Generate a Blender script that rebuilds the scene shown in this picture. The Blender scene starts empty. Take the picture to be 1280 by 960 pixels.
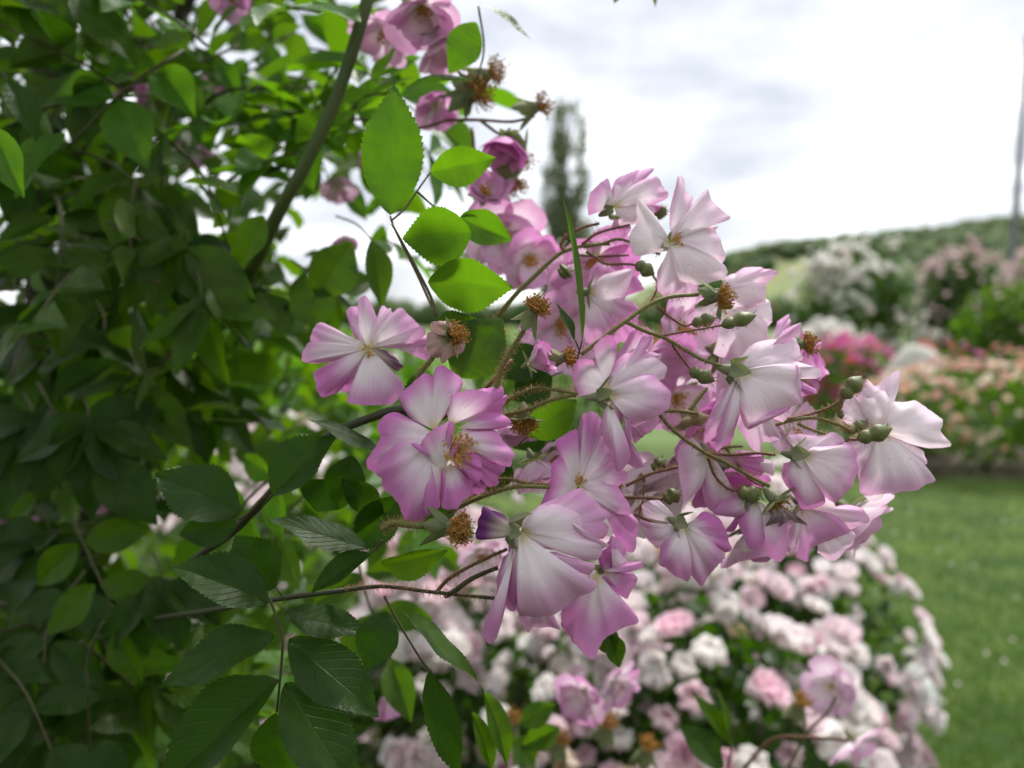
import bpy, math, random
import numpy as np
from mathutils import Vector, Matrix, noise as mnoise

SC = bpy.context.scene
COL = SC.collection
RNG = random.Random(7)

# ------------------------------------------------------------------ camera
FPX = 1005.0                        # focal length in pixels of the 1280 px wide picture
CAM = Vector((0.0, 0.0, 1.5))
PITCH = math.atan(80.0 / FPX)       # the horizon lies a little above the middle
cam_data = bpy.data.cameras.new('camera')
cam = bpy.data.objects.new('camera', cam_data)
COL.objects.link(cam)
cam.location = CAM
cam.rotation_euler = (math.pi / 2 - PITCH, 0, 0)
cam_data.sensor_width = 36.0
cam_data.lens = 36.0 * FPX / 1280.0
cam_data.clip_start = 0.02
cam_data.clip_end = 6000.0
cam_data.dof.use_dof = True
cam_data.dof.focus_distance = 0.297
cam_data.dof.aperture_fstop = 7.0
cam_data.dof.aperture_blades = 0
SC.camera = cam

# ------------------------------------------------------------------ sky, sun, exposure
SUN_ELEV, SUN_AZ = math.radians(58), math.radians(30)     # azimuth from +Y (view) towards +X
world = bpy.data.worlds.new('World')
SC.world = world
world.use_nodes = True
wt = world.node_tree
wt.nodes.clear()
def wn(t, **kw):
    n = wt.nodes.new(t)
    for k, v in kw.items():
        setattr(n, k, v)
    return n
w_out = wn('ShaderNodeOutputWorld')
w_bg = wn('ShaderNodeBackground')
w_sky = wn('ShaderNodeTexSky', sky_type='NISHITA', sun_disc=False)
w_sky.sun_elevation = SUN_ELEV
w_sky.sun_rotation = SUN_AZ
w_sky.air_density = 1.0
w_tc = wn('ShaderNodeTexCoord')
w_sep = wn('ShaderNodeSeparateXYZ')
w_add = wn('ShaderNodeMath', operation='ADD'); w_add.inputs[1].default_value = 0.22
w_max = wn('ShaderNodeMath', operation='MAXIMUM'); w_max.inputs[1].default_value = 0.05
w_dx = wn('ShaderNodeMath', operation='DIVIDE')
w_dy = wn('ShaderNodeMath', operation='DIVIDE')
w_com = wn('ShaderNodeCombineXYZ')
w_n1 = wn('ShaderNodeTexNoise'); w_n1.inputs['Scale'].default_value = 1.25; w_n1.inputs['Detail'].default_value = 7; w_n1.inputs['Roughness'].default_value = 0.55
w_r1 = wn('ShaderNodeValToRGB')
w_r1.color_ramp.elements[0].position = 0.40; w_r1.color_ramp.elements[0].color = (3.7, 3.85, 4.2, 1)
w_r1.color_ramp.elements[1].position = 0.66; w_r1.color_ramp.elements[1].color = (12.5, 12.5, 12.6, 1)
e = w_r1.color_ramp.elements.new(0.51); e.color = (5.3, 5.42, 5.7, 1)
w_mix = wn('ShaderNodeMixRGB'); w_mix.inputs[0].default_value = 0.9
w_bg.inputs['Strength'].default_value = 0.051
L = wt.links.new
L(w_tc.outputs['Generated'], w_sep.inputs[0])
L(w_sep.outputs[2], w_max.inputs[0]); L(w_max.outputs[0], w_add.inputs[0])
L(w_sep.outputs[0], w_dx.inputs[0]); L(w_add.outputs[0], w_dx.inputs[1])
L(w_sep.outputs[1], w_dy.inputs[0]); L(w_add.outputs[0], w_dy.inputs[1])
L(w_dx.outputs[0], w_com.inputs[0]); L(w_dy.outputs[0], w_com.inputs[1])
L(w_com.outputs[0], w_n1.inputs['Vector']); L(w_n1.outputs[0], w_r1.inputs[0])
L(w_sky.outputs[0], w_mix.inputs[1]); L(w_r1.outputs[0], w_mix.inputs[2])
L(w_mix.outputs[0], w_bg.inputs[0]); L(w_bg.outputs[0], w_out.inputs[0])

sun_data = bpy.data.lights.new('sun', 'SUN')
sun_data.energy = 1.5
sun_data.angle = math.radians(12)
sun_data.color = (1.0, 0.965, 0.92)
sun = bpy.data.objects.new('sun', sun_data)
COL.objects.link(sun)
sdir = Vector((math.sin(SUN_AZ) * math.cos(SUN_ELEV), math.cos(SUN_AZ) * math.cos(SUN_ELEV), math.sin(SUN_ELEV)))
sun.rotation_euler = sdir.to_track_quat('Z', 'Y').to_euler()
sun.location = (0, 0, 30)

vs = SC.view_settings
vs.view_transform = 'Standard'
vs.look = 'None'
vs.gamma = 1.0
vs.exposure = 2.0
vs.use_curve_mapping = False
cy = SC.cycles
cy.use_denoising = True
cy.max_bounces = 8
cy.transparent_max_bounces = 8
cy.transmission_bounces = 6
cy.sample_clamp_indirect = 6.0

# ------------------------------------------------------------------ geometry helpers
RX = Vector((1, 0, 0))
FW = Vector((0, math.cos(PITCH), -math.sin(PITCH)))
UP = RX.cross(FW)
def at(px, py, d):
    """world point seen at a pixel of the 1280x960 picture, d metres deep"""
    return CAM + FW * d + RX * ((px - 640) / FPX * d) + UP * ((480 - py) / FPX * d)
def cdir(x, y, z):
    """direction: x right, y up, z towards the viewer"""
    return (RX * x + UP * y - FW * z).normalized()

WM = {}
def world_of(o):
    return WM[o.name] if o is not None else Matrix.Identity(4)
def link(name, data, parent=None, world=None, **props):
    o = bpy.data.objects.new(name, data)
    COL.objects.link(o)
    world = world if world is not None else Matrix.Identity(4)
    if parent is not None:
        o.parent = parent
        o.matrix_basis = world_of(parent).inverted() @ world
    else:
        o.matrix_basis = world
    WM[o.name] = world
    for k, v in props.items():
        o[k] = v
    return o
def T(v):
    return Matrix.Translation(v)
def mesh(name, verts, faces, mat, attr=None, smooth=True):
    m = bpy.data.meshes.new(name)
    m.from_pydata([tuple(map(float, v)) for v in verts], [], [tuple(map(int, f)) for f in faces])
    if smooth:
        m.polygons.foreach_set('use_smooth', [True] * len(m.polygons))
    if attr is not None:
        a = m.color_attributes.new('par', 'FLOAT_COLOR', 'POINT')
        arr = np.ones((len(verts), 4), np.float32)
        arr[:, :attr.shape[1]] = attr
        a.data.foreach_set('color', arr.ravel())
    for k in (mat if isinstance(mat, (list, tuple)) else [mat]):
        m.materials.append(k)
    m.update()
    return m
class MB:
    """collects pieces of one mesh"""
    def __init__(s):
        s.v, s.f, s.a, s.n = [], [], [], 0
    def add(s, v, f, a=None):
        v = np.asarray(v, float)
        s.v.append(v)
        s.f.extend([[i + s.n for i in q] for q in f])
        s.a.append(np.zeros((len(v), 4)) if a is None else a)
        s.n += len(v)
    def mesh(s, name, mat, smooth=True):
        return mesh(name, np.concatenate(s.v), s.f, mat, np.concatenate(s.a), smooth)
def catmull(pts, n, tau=0.0):
    """n points spread evenly along a smooth curve through pts"""
    p = np.asarray(pts, float)
    p = np.vstack([2 * p[0] - p[1], p, 2 * p[-1] - p[-2]])
    out = []
    m = 12
    for i in range(1, len(p) - 2):
        a, b, c, d = p[i - 1], p[i], p[i + 1], p[i + 2]
        for t in np.arange(m) / m:
            m0, m1 = (c - a) * .5 * (1 - tau), (d - b) * .5 * (1 - tau)
            out.append((2 * t ** 3 - 3 * t * t + 1) * b + (t ** 3 - 2 * t * t + t) * m0 + (3 * t * t - 2 * t ** 3) * c + (t ** 3 - t * t) * m1)
    out.append(p[-2])
    out = np.array(out)
    seg = np.r_[0, np.cumsum(np.linalg.norm(np.diff(out, axis=0), axis=1))]
    u = np.linspace(0, seg[-1], n)
    return np.stack([np.interp(u, seg, out[:, k]) for k in range(out.shape[1])], 1)
def frames(P):
    """tangents and two normals along a path"""
    t = np.gradient(P, axis=0)
    t /= np.linalg.norm(t, axis=1)[:, None] + 1e-12
    ref = np.array([0.31, 0.2, 0.93])
    if abs(t[0] @ ref) > 0.9:
        ref = np.array([1.0, 0, 0])
    N = []
    n = ref - t[0] * (ref @ t[0])
    for k in range(len(P)):
        n = n - t[k] * (n @ t[k])
        n /= np.linalg.norm(n)
        N.append(n.copy())
    N = np.array(N)
    return t, N, np.cross(t, N)
def tube(P, r, sides=8, cap=True):
    P = np.asarray(P, float)
    r = np.broadcast_to(np.asarray(r, float), (len(P),))
    t, n, b = frames(P)
    ang = np.arange(sides) * 2 * math.pi / sides
    v = (P[:, None] + r[:, None, None] * (np.cos(ang)[None, :, None] * n[:, None] + np.sin(ang)[None, :, None] * b[:, None])).reshape(-1, 3)
    f = []
    for i in range(len(P) - 1):
        for j in range(sides):
            k = (j + 1) % sides
            f.append((i * sides + j, i * sides + k, (i + 1) * sides + k, (i + 1) * sides + j))
    if cap:
        f.append(tuple(range(sides))[::-1])
        f.append(tuple((len(P) - 1) * sides + j for j in range(sides)))
    return v, f
def lathe(a, b, prof, sides=10):
    """prof: (t along a->b, radius as a share of the length)"""
    a, b = np.asarray(a, float), np.asarray(b, float)
    ln = np.linalg.norm(b - a)
    P = np.array([a + (b - a) * t for t, _ in prof])
    tt = (b - a) / ln
    ref = np.array([0.2, 0.1, 1.0]) if abs(tt[2]) < 0.9 else np.array([1.0, 0, 0])
    n = np.cross(tt, ref); n /= np.linalg.norm(n)
    bb = np.cross(tt, n)
    ang = np.arange(sides) * 2 * math.pi / sides
    r = np.array([q for _, q in prof]) * ln
    v = (P[:, None] + r[:, None, None] * (np.cos(ang)[None, :, None] * n + np.sin(ang)[None, :, None] * bb)).reshape(-1, 3)
    f = []
    for i in range(len(P) - 1):
        for j in range(sides):
            k = (j + 1) % sides
            f.append((i * sides + j, i * sides + k, (i + 1) * sides + k, (i + 1) * sides + j))
    return v, f
def n1(x, seed):
    return mnoise.noise(Vector((float(x), seed * 7.31 + 0.5, seed * 1.7)))

# ------------------------------------------------------------------ materials
def new_mat(name):
    m = bpy.data.materials.new(name)
    m.use_nodes = True
    m.node_tree.nodes.clear()
    return m, m.node_tree
class NT:
    def __init__(s, tree):
        s.t = tree
    def n(s, typ, ins=None, **kw):
        k = s.t.nodes.new(typ)
        for a, b in kw.items():
            setattr(k, a, b)
        for a, b in (ins or {}).items():
            if isinstance(b, (bpy.types.NodeSocket,)):
                s.t.links.new(b, k.inputs[a])
            else:
                k.inputs[a].default_value = b
        return k
    def m(s, op, a, b=0.0, c=0.0):
        return s.n('ShaderNodeMath', {0: a, 1: b, 2: c}, operation=op).outputs[0]
    def mix(s, f, a, b, mode='MIX'):
        k = s.n('ShaderNodeMixRGB', {0: f, 1: a, 2: b}, blend_type=mode)
        return k.outputs[0]
    def ramp(s, f, *els):
        k = s.n('ShaderNodeValToRGB', {0: f})
        cr = k.color_ramp
        while len(cr.elements) < len(els):
            cr.elements.new(0.5)
        for q, (p, c) in zip(cr.elements, els):
            q.position = p
            q.color = c if len(c) == 4 else (*c, 1)
        return k.outputs[0]
    def smooth(s, x, a, b):
        k = s.n('ShaderNodeMapRange', {0: x, 1: a, 2: b, 3: 0.0, 4: 1.0}, interpolation_type='SMOOTHSTEP')
        return k.outputs[0]

def petal_material(name, pale, mauve, heart, translucency=0.38):
    """pigment follows the petal itself: pale claw, coloured margin, fine veins; object colour = (depth of colour, where it starts, offset)"""
    m, t = new_mat(name)
    N = NT(t)
    par = N.n('ShaderNodeAttribute', attribute_name='par')
    sep = N.n('ShaderNodeSeparateColor', {0: par.outputs['Color']})
    v, s, rnd = sep.outputs[0], sep.outputs[1], sep.outputs[2]
    oi = N.n('ShaderNodeObjectInfo')
    os_ = N.n('ShaderNodeSeparateColor', {0: oi.outputs['Color']})
    deep, start = os_.outputs[0], os_.outputs[1]
    co = N.n('ShaderNodeCombineXYZ', {0: N.m('MULTIPLY', s, 95.0), 1: N.m('MULTIPLY', v, 2.2), 2: N.m('MULTIPLY', rnd, 50.0)})
    vein = N.n('ShaderNodeTexNoise', {'Vector': co.outputs[0], 'Scale': 1.0, 'Detail': 3.0, 'Roughness': 0.6}).outputs[0]
    co2 = N.n('ShaderNodeCombineXYZ', {0: N.m('MULTIPLY', s, 4.0), 1: N.m('MULTIPLY', v, 2.0), 2: N.m('MULTIPLY', rnd, 70.0)})
    blot = N.n('ShaderNodeTexNoise', {'Vector': co2.outputs[0], 'Scale': 1.0, 'Detail': 2.0}).outputs[0]
    x = N.m('ADD', v, N.m('MULTIPLY', N.m('SUBTRACT', vein, 0.5), 0.09))
    x = N.m('ADD', x, N.m('MULTIPLY', N.m('SUBTRACT', blot, 0.5), 0.32))
    fac = N.smooth(x, start, N.m('ADD', start, 0.62))
    side = N.m('POWER', N.m('ABSOLUTE', N.m('MULTIPLY_ADD', s, 2.0, -1.0)), 5.0)
    fac = N.m('MAXIMUM', fac, N.m('MULTIPLY', N.m('MULTIPLY', side, 0.55), N.smooth(v, 0.25, 0.8)))
    fac = N.m('MULTIPLY', fac, deep)
    c = N.mix(fac, pale, mauve)
    c = N.mix(N.m('MULTIPLY', N.smooth(vein, 0.45, 0.72), 0.15), c, (mauve[0] * .8, mauve[1] * .75, mauve[2] * .8, 1))
    c = N.mix(N.m('SUBTRACT', 1.0, N.smooth(v, 0.02, 0.26)), c, heart)
    co3 = N.n('ShaderNodeCombineXYZ', {0: N.m('MULTIPLY', s, 22.0), 1: N.m('MULTIPLY', v, 16.0), 2: N.m('MULTIPLY', rnd, 90.0)})
    spot = N.n('ShaderNodeTexNoise', {'Vector': co3.outputs[0], 'Scale': 1.0, 'Detail': 2.0}).outputs[0]
    brown = N.m('MULTIPLY', N.smooth(v, 0.955, 1.0), N.smooth(spot, 0.5, 0.66))
    brown = N.m('MAXIMUM', N.m('MULTIPLY', brown, 0.55), N.m('MULTIPLY', N.smooth(spot, 0.735, 0.76), 0.6))
    c = N.mix(brown, c, (0.32, 0.17, 0.10, 1))
    bump = N.n('ShaderNodeBump', {'Height': N.m('ADD', vein, N.m('MULTIPLY', blot, 1.5)), 'Strength': 0.13, 'Distance': 0.0007})
    p = N.n('ShaderNodeBsdfPrincipled', {'Base Color': c, 'Roughness': 0.55, 'Specular IOR Level': 0.22, 'Sheen Weight': 0.12, 'Sheen Roughness': 0.5, 'Normal': bump.outputs[0]})
    tc = N.mix(0.35, c, N.mix(1.0, c, c, 'MULTIPLY'))
    tr = N.n('ShaderNodeBsdfTranslucent', {'Color': tc, 'Normal': bump.outputs[0]})
    mx = N.n('ShaderNodeMixShader', {0: translucency, 1: p.outputs[0], 2: tr.outputs[0]})
    out = N.n('ShaderNodeOutputMaterial', {0: mx.outputs[0]})
    return m
M_PETAL = petal_material('petal_mauve', (0.90, 0.82, 0.855, 1), (0.65, 0.20, 0.54, 1), (0.78, 0.72, 0.42, 1))
M_PURPLE = petal_material('petal_withered_purple', (0.50, 0.42, 0.34, 1), (0.12, 0.015, 0.13, 1), (0.40, 0.35, 0.2, 1), 0.2)
M_BROWNPETAL = petal_material('petal_withered_brown', (0.52, 0.40, 0.30, 1), (0.42, 0.20, 0.24, 1), (0.35, 0.28, 0.15, 1), 0.25)

def leaf_material(name, top, under, glow, translucency=0.36, rough=0.42, spec=.2):
    m, t = new_mat(name)
    N = NT(t)
    par = N.n('ShaderNodeAttribute', attribute_name='par')
    sep = N.n('ShaderNodeSeparateColor', {0: par.outputs['Color']})
    v, u = sep.outputs[0], sep.outputs[1]
    oi = N.n('ShaderNodeObjectInfo')
    rnd = oi.outputs['Random']
    au = N.m('ABSOLUTE', N.m('MULTIPLY_ADD', u, 2.0, -1.0))
    ph = N.m('SUBTRACT', N.m('MULTIPLY', v, 9.0), N.m('MULTIPLY', au, 2.6))
    tri = N.m('ABSOLUTE', N.m('SUBTRACT', N.m('FRACT', ph), 0.5))
    lat = N.m('SUBTRACT', 1.0, N.smooth(tri, 0.0, 0.10))
    mid = N.m('SUBTRACT', 1.0, N.smooth(au, 0.0, 0.05))
    vein = N.m('MAXIMUM', N.m('MULTIPLY', lat, 0.5), mid)
    tcx = N.n('ShaderNodeTexCoord')
    no = N.n('ShaderNodeTexNoise', {'Vector': tcx.outputs['Object'], 'Scale': 5.0, 'Detail': 5.0}).outputs[0]
    fine = N.n('ShaderNodeTexNoise', {'Vector': tcx.outputs['Object'], 'Scale': 45.0, 'Detail': 2.0}).outputs[0]
    c = N.mix(N.m('MULTIPLY', rnd, 0.8), (*top, 1), (top[0] * 1.7, top[1] * 1.35, top[2] * 1.1, 1))
    c = N.mix(N.smooth(no, 0.35, 0.75), c, (top[0] * .72, top[1] * .75, top[2] * .8, 1))
    c = N.mix(N.m('MULTIPLY', vein, 0.5), c, (top[0] * 2.3, top[1] * 1.9, top[2] * 2.2, 1))
    geo = N.n('ShaderNodeNewGeometry')
    c = N.mix(geo.outputs['Backfacing'], c, N.mix(N.m('MULTIPLY', vein, 0.4), (*under, 1), (under[0] * 1.5, under[1] * 1.4, under[2] * 1.4, 1)))
    g = N.mix(N.m('MULTIPLY', vein, 0.45), (*glow, 1), (glow[0] * .55, glow[1] * .6, glow[2] * .6, 1))
    g = N.mix(rnd, g, (glow[0] * .7, glow[1] * .8, glow[2] * .9, 1))
    hgt = N.m('ADD', N.m('MULTIPLY', vein, -0.8), N.m('MULTIPLY', fine, 0.35))
    bump = N.n('ShaderNodeBump', {'Height': hgt, 'Strength': 0.42, 'Distance': 0.0008})
    p = N.n('ShaderNodeBsdfPrincipled', {'Base Color': c, 'Roughness': rough, 'Specular IOR Level': spec, 'Normal': bump.outputs[0]})
    tr = N.n('ShaderNodeBsdfTranslucent', {'Color': g})
    mx = N.n('ShaderNodeMixShader', {0: translucency, 1: p.outputs[0], 2: tr.outputs[0]})
    N.n('ShaderNodeOutputMaterial', {0: mx.outputs[0]})
    return m
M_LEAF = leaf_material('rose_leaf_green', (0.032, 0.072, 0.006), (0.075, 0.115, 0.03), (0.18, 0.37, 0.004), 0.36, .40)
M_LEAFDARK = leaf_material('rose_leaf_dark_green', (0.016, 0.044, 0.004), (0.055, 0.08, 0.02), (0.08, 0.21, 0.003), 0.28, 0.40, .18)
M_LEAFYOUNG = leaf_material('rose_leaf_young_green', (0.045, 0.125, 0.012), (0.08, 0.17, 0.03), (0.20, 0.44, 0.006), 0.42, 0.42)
M_SEPAL = leaf_material('sepal_green', (0.16, 0.19, 0.09), (0.24, 0.25, 0.15), (0.22, 0.28, 0.06), 0.25, 0.6)

def plain(name, c1, c2, scale=60.0, rough=0.6, spec=0.3, bump=0.3, dist=0.001, translucent=None):
    m, t = new_mat(name)
    N = NT(t)
    tc = N.n('ShaderNodeTexCoord')
    no = N.n('ShaderNodeTexNoise', {'Vector': tc.outputs['Object'], 'Scale': scale, 'Detail': 6.0, 'Roughness': 0.6}).outputs[0]
    oi = N.n('ShaderNodeObjectInfo')
    c = N.mix(N.smooth(no, 0.3, 0.7), (*c1, 1), (*c2, 1))
    c = N.mix(N.m('MULTIPLY', oi.outputs['Random'], 0.35), c, (c2[0] * .8, c2[1] * .8, c2[2] * .8, 1))
    b = N.n('ShaderNodeBump', {'Height': no, 'Strength': bump, 'Distance': dist})
    p = N.n('ShaderNodeBsdfPrincipled', {'Base Color': c, 'Roughness': rough, 'Specular IOR Level': spec, 'Normal': b.outputs[0]})
    sh = p.outputs[0]
    if translucent:
        tr = N.n('ShaderNodeBsdfTranslucent', {'Color': (*translucent, 1)})
        sh = N.n('ShaderNodeMixShader', {0: 0.35, 1: sh, 2: tr.outputs[0]}).outputs[0]
    N.n('ShaderNodeOutputMaterial', {0: sh})
    return m
M_STEM = plain('stem_green', (0.12, 0.16, 0.03), (0.15, 0.13, 0.045), 400, 0.55, 0.3)
M_STEMRED = plain('stem_reddish', (0.13, 0.085, 0.04), (0.17, 0.07, 0.045), 400, 0.55, 0.3)
M_CANE = plain('cane_green_brown', (0.030, 0.048, 0.014), (0.040, 0.034, 0.016), 120, 0.55, 0.35)
M_CANEGREEN = plain('cane_fresh_green', (0.05, 0.085, 0.018), (0.065, 0.075, 0.025), 120, 0.5, 0.3)
M_OLD = plain('cane_old_bark', (0.035, 0.028, 0.02), (0.06, 0.045, 0.03), 60, 0.8, 0.2, 0.6, 0.004)
M_RACHIS = plain('leaf_stalk_green', (0.05, 0.075, 0.02), (0.08, 0.06, 0.03), 200, 0.6, 0.25)
M_HAIR = plain('bristle_red_brown', (0.42, 0.20, 0.12), (0.50, 0.30, 0.16), 600, 0.5, 0.3, translucent=(0.7, 0.4, 0.25))
M_HIP = plain('hip_green', (0.085, 0.12, 0.035), (0.14, 0.15, 0.05), 300, 0.5, 0.35)
M_FIL = plain('filament_yellow', (0.60, 0.33, 0.05), (0.68, 0.44, 0.10), 300, 0.6, 0.2)
M_ANTH = plain('anther_orange', (0.45, 0.17, 0.02), (0.55, 0.27, 0.04), 500, 0.7, 0.2)
M_FILDRY = plain('filament_dry_brown', (0.32, 0.15, 0.03), (0.42, 0.23, 0.06), 300, 0.7, 0.2)
M_ANTHDRY = plain('anther_dry_brown', (0.20, 0.085, 0.015), (0.36, 0.17, 0.03), 500, 0.8, 0.2)
M_PISTIL = plain('pistil_olive', (0.33, 0.30, 0.12), (0.42, 0.36, 0.14), 300, 0.7, 0.2)

# ------------------------------------------------------------------ flower builders
ZOOM = 1280.0 / 280.0
REG = dict(A=(360, 350), B=(440, 450), C=(660, 400), D=(600, 500), E=(570, 610), G=(840, 380), H=(920, 440), I=(780, 560), J=(720, 190), K=(640, 300))
def local(v, d):
    """offsets in picture pixels (x right, y down, z towards the viewer) at depth d -> metres"""
    v = np.asarray(v, float) * (d / FPX)
    return v[..., 0:1] * np.array(RX) - v[..., 1:2] * np.array(UP) - v[..., 2:3] * np.array(FW)

def petal_surface(base, out, cup=0.10, curl=-0.06, ruf=0.03, chan=0.0, seed=0, nv=11, ns=30, nhint=None, jag=0.018, tau=0.0, fold=0.06):
    """a petal as a fan from its claw (base) to its margin (out: points in order round the margin)"""
    B = np.asarray(base, float)
    O = catmull(out, ns, tau)
    s = np.linspace(0, 1, ns)
    jit = np.array([n1(q * 11, seed) for q in s]) * jag * 2.2 + np.array([n1(q * 34, seed + 3) for q in s]) * jag
    O = B + (O - B) * (1 + jit)[:, None]
    D = O - B
    Ln = np.linalg.norm(D, axis=1).mean()
    nrm = np.zeros(3)
    for k in range(ns - 1):
        nrm += np.cross(D[k], D[k + 1])
    nrm /= np.linalg.norm(nrm) + 1e-9
    h = np.array([0, 0, 1.0]) if nhint is None else np.asarray(nhint, float)
    if nrm @ h < 0:
        nrm = -nrm
    v = np.linspace(0, 1, nv) ** 0.85
    V, S = np.meshgrid(v, s, indexing='ij')
    P = B + D[None] * V[..., None]
    cm = np.array([0.75 + 1.1 * n1(q * 3.1, seed + 11) for q in s])[None]
    rf = np.array([n1(q * 4.2, seed + 5) + 0.7 * n1(q * 10.5, seed + 6) for q in s])[None]
    cr = np.array([n1(q * 16, seed + 8) for q in s])[None]
    off = cup * 4 * V * (1 - V) * (0.55 + 0.45 * np.cos(math.pi * (S - .5)))
    off = off + curl * np.clip((V - 0.68) / 0.32, 0, 1) ** 2 * cm
    fo = np.array([abs(n1(q * 5.3, seed + 21)) - .18 for q in s])[None]
    off = off + ruf * 1.7 * V ** 2 * rf + 0.010 * V * cr + fold * V * np.clip(1.15 - V * .5, 0, 1) * fo
    off = off + chan * V * ((2 * S - 1) ** 2 - 0.33)
    P = P + nrm * (off * Ln)[..., None]
    idx = np.arange(nv * ns).reshape(nv, ns)
    f = []
    for i in range(nv - 1):
        for j in range(ns - 1):
            f.append((idx[i, j], idx[i, j + 1], idx[i + 1, j + 1], idx[i + 1, j]))
    a = np.stack([V, S, np.full_like(V, (seed * 0.6180339) % 1.0)], -1).reshape(-1, 3)
    return P.reshape(-1, 3), f, a

SEED = [1]
def next_seed():
    SEED[0] += 1
    return SEED[0]

def sepal_surface(base, tip, width, nrm, bend=0.25, n=7):
    """lance-shaped sepal, 3 columns"""
    base, tip, nrm = np.asarray(base, float), np.asarray(tip, float), np.asarray(nrm, float)
    ax = tip - base
    ln = np.linalg.norm(ax); ax = ax / ln
    nrm = nrm - ax * (nrm @ ax); nrm /= np.linalg.norm(nrm) + 1e-9
    sd = np.cross(ax, nrm)
    v, a = [], []
    for i in range(n):
        t = i / (n - 1)
        w = width * (math.sin(math.pi * min(1, 0.28 + t * 0.72) ** 1.0) ** 0.8) * (1 - 0.1 * t)
        c = base + ax * ln * t + nrm * ln * bend * t * t
        for q in (-1, -.5, 0, .5, 1):
            v.append(c + sd * w * 0.5 * q + nrm * abs(q) * w * 0.22)
            a.append((t, q * .5 + .5, 0.3, 1))
    f = [(i * 5 + j, i * 5 + j + 1, i * 5 + 6 + j, i * 5 + 5 + j) for i in range(n - 1) for j in range(4)]
    return np.array(v), f, np.array(a)

def perp(ax):
    ax = np.asarray(ax, float); ax = ax / np.linalg.norm(ax)
    r = np.array([0.1, 0.2, 1.0]) if abs(ax[2]) < 0.85 else np.array([1.0, 0.1, 0])
    a = np.cross(ax, r); a /= np.linalg.norm(a)
    return a, np.cross(ax, a)

def calyx(mb, base, ax, ln, rad, d, nsep=5, splay=1.0, seplen=1.5, seed=1, reflex=False):
    """hip below the flower; ax points towards the petals (pixel space)"""
    base = np.asarray(base, float)
    ax = np.asarray(ax, float); ax = ax / np.linalg.norm(ax)
    prof = [(0, 0.16), (0.10, 0.26), (0.3, 0.44), (0.55, 0.58), (0.8, 0.62), (0.95, 0.55), (1.0, 0.42), (1.02, 0.02)]
    v, f = lathe(base - ax * ln, base, [(t, r * rad / ln) for t, r in prof], 12)
    mb.add(local(v, d), f, np.tile([0.5, 0.25, 0.3, 1.0], (len(v), 1)))
    a, b = perp(ax)
    rr = random.Random(seed)
    for k in range(nsep):
        an = 2 * math.pi * (k + rr.uniform(-.2, .2)) / nsep
        o = a * math.cos(an) + b * math.sin(an)
        s0 = base + o * rad * 0.5 - ax * ln * (0.08 if splay > .5 or reflex else .42)
        dr = ax * (1 - splay) + o * splay if not reflex else o * 0.55 - ax * 0.75
        sl = ln * seplen * rr.uniform(.8, 1.15)
        v, f, at_ = sepal_surface(s0, s0 + dr / np.linalg.norm(dr) * sl, rad * 1.5, -o if reflex else (o * .3 - ax if splay < .5 else ax), rr.uniform(.0, .25))
        mb.add(local(v, d), f, at_)

def stamens(mb_f, mb_a, base, ax, n, ln, spread, d, seed=1, wob=0.15, hook=0.0, rf=0.34, ra=1.15):
    rr = random.Random(seed)
    base = np.asarray(base, float)
    ax = np.asarray(ax, float); ax = ax / np.linalg.norm(ax)
    a, b = perp(ax)
    for k in range(n):
        th = math.sqrt(rr.random()) * spread
        an = rr.uniform(0, 2 * math.pi)
        o = a * math.cos(an) + b * math.sin(an)
        dr = ax * math.cos(th) + o * math.sin(th)
        l = ln * rr.uniform(.55, 1.05)
        p0 = base + o * ln * 0.10
        j = lambda w: np.array([rr.gauss(0, w) for _ in range(3)]) * ln
        P = catmull([p0, p0 + dr * l * .35 + j(wob * .5), p0 + dr * l * .7 + j(wob), p0 + dr * l + j(wob) - o * hook * ln], 7)
        v, f = tube(P, rf, 4, False)
        mb_f.add(local(v, d), f)
        c = P[-1]
        e = np.array([rr.gauss(0, 1) for _ in range(3)]); e /= np.linalg.norm(e)
        v, f = lathe(c - e * ra * 1.3, c + e * ra * 1.3, [(0, 0.02), (.2, .3), (.5, .36), (.8, .3), (1, .02)], 6)
        mb_a.add(local(v, d), f)

ROSE_BASE = Vector((-0.42, 0.62, 0.0))
ROSE = link('climbing_rose', None, None, T(ROSE_BASE), label='tall climbing rose arching in with sprays of mauve and white flowers on bristly stems', category='rose')

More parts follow.
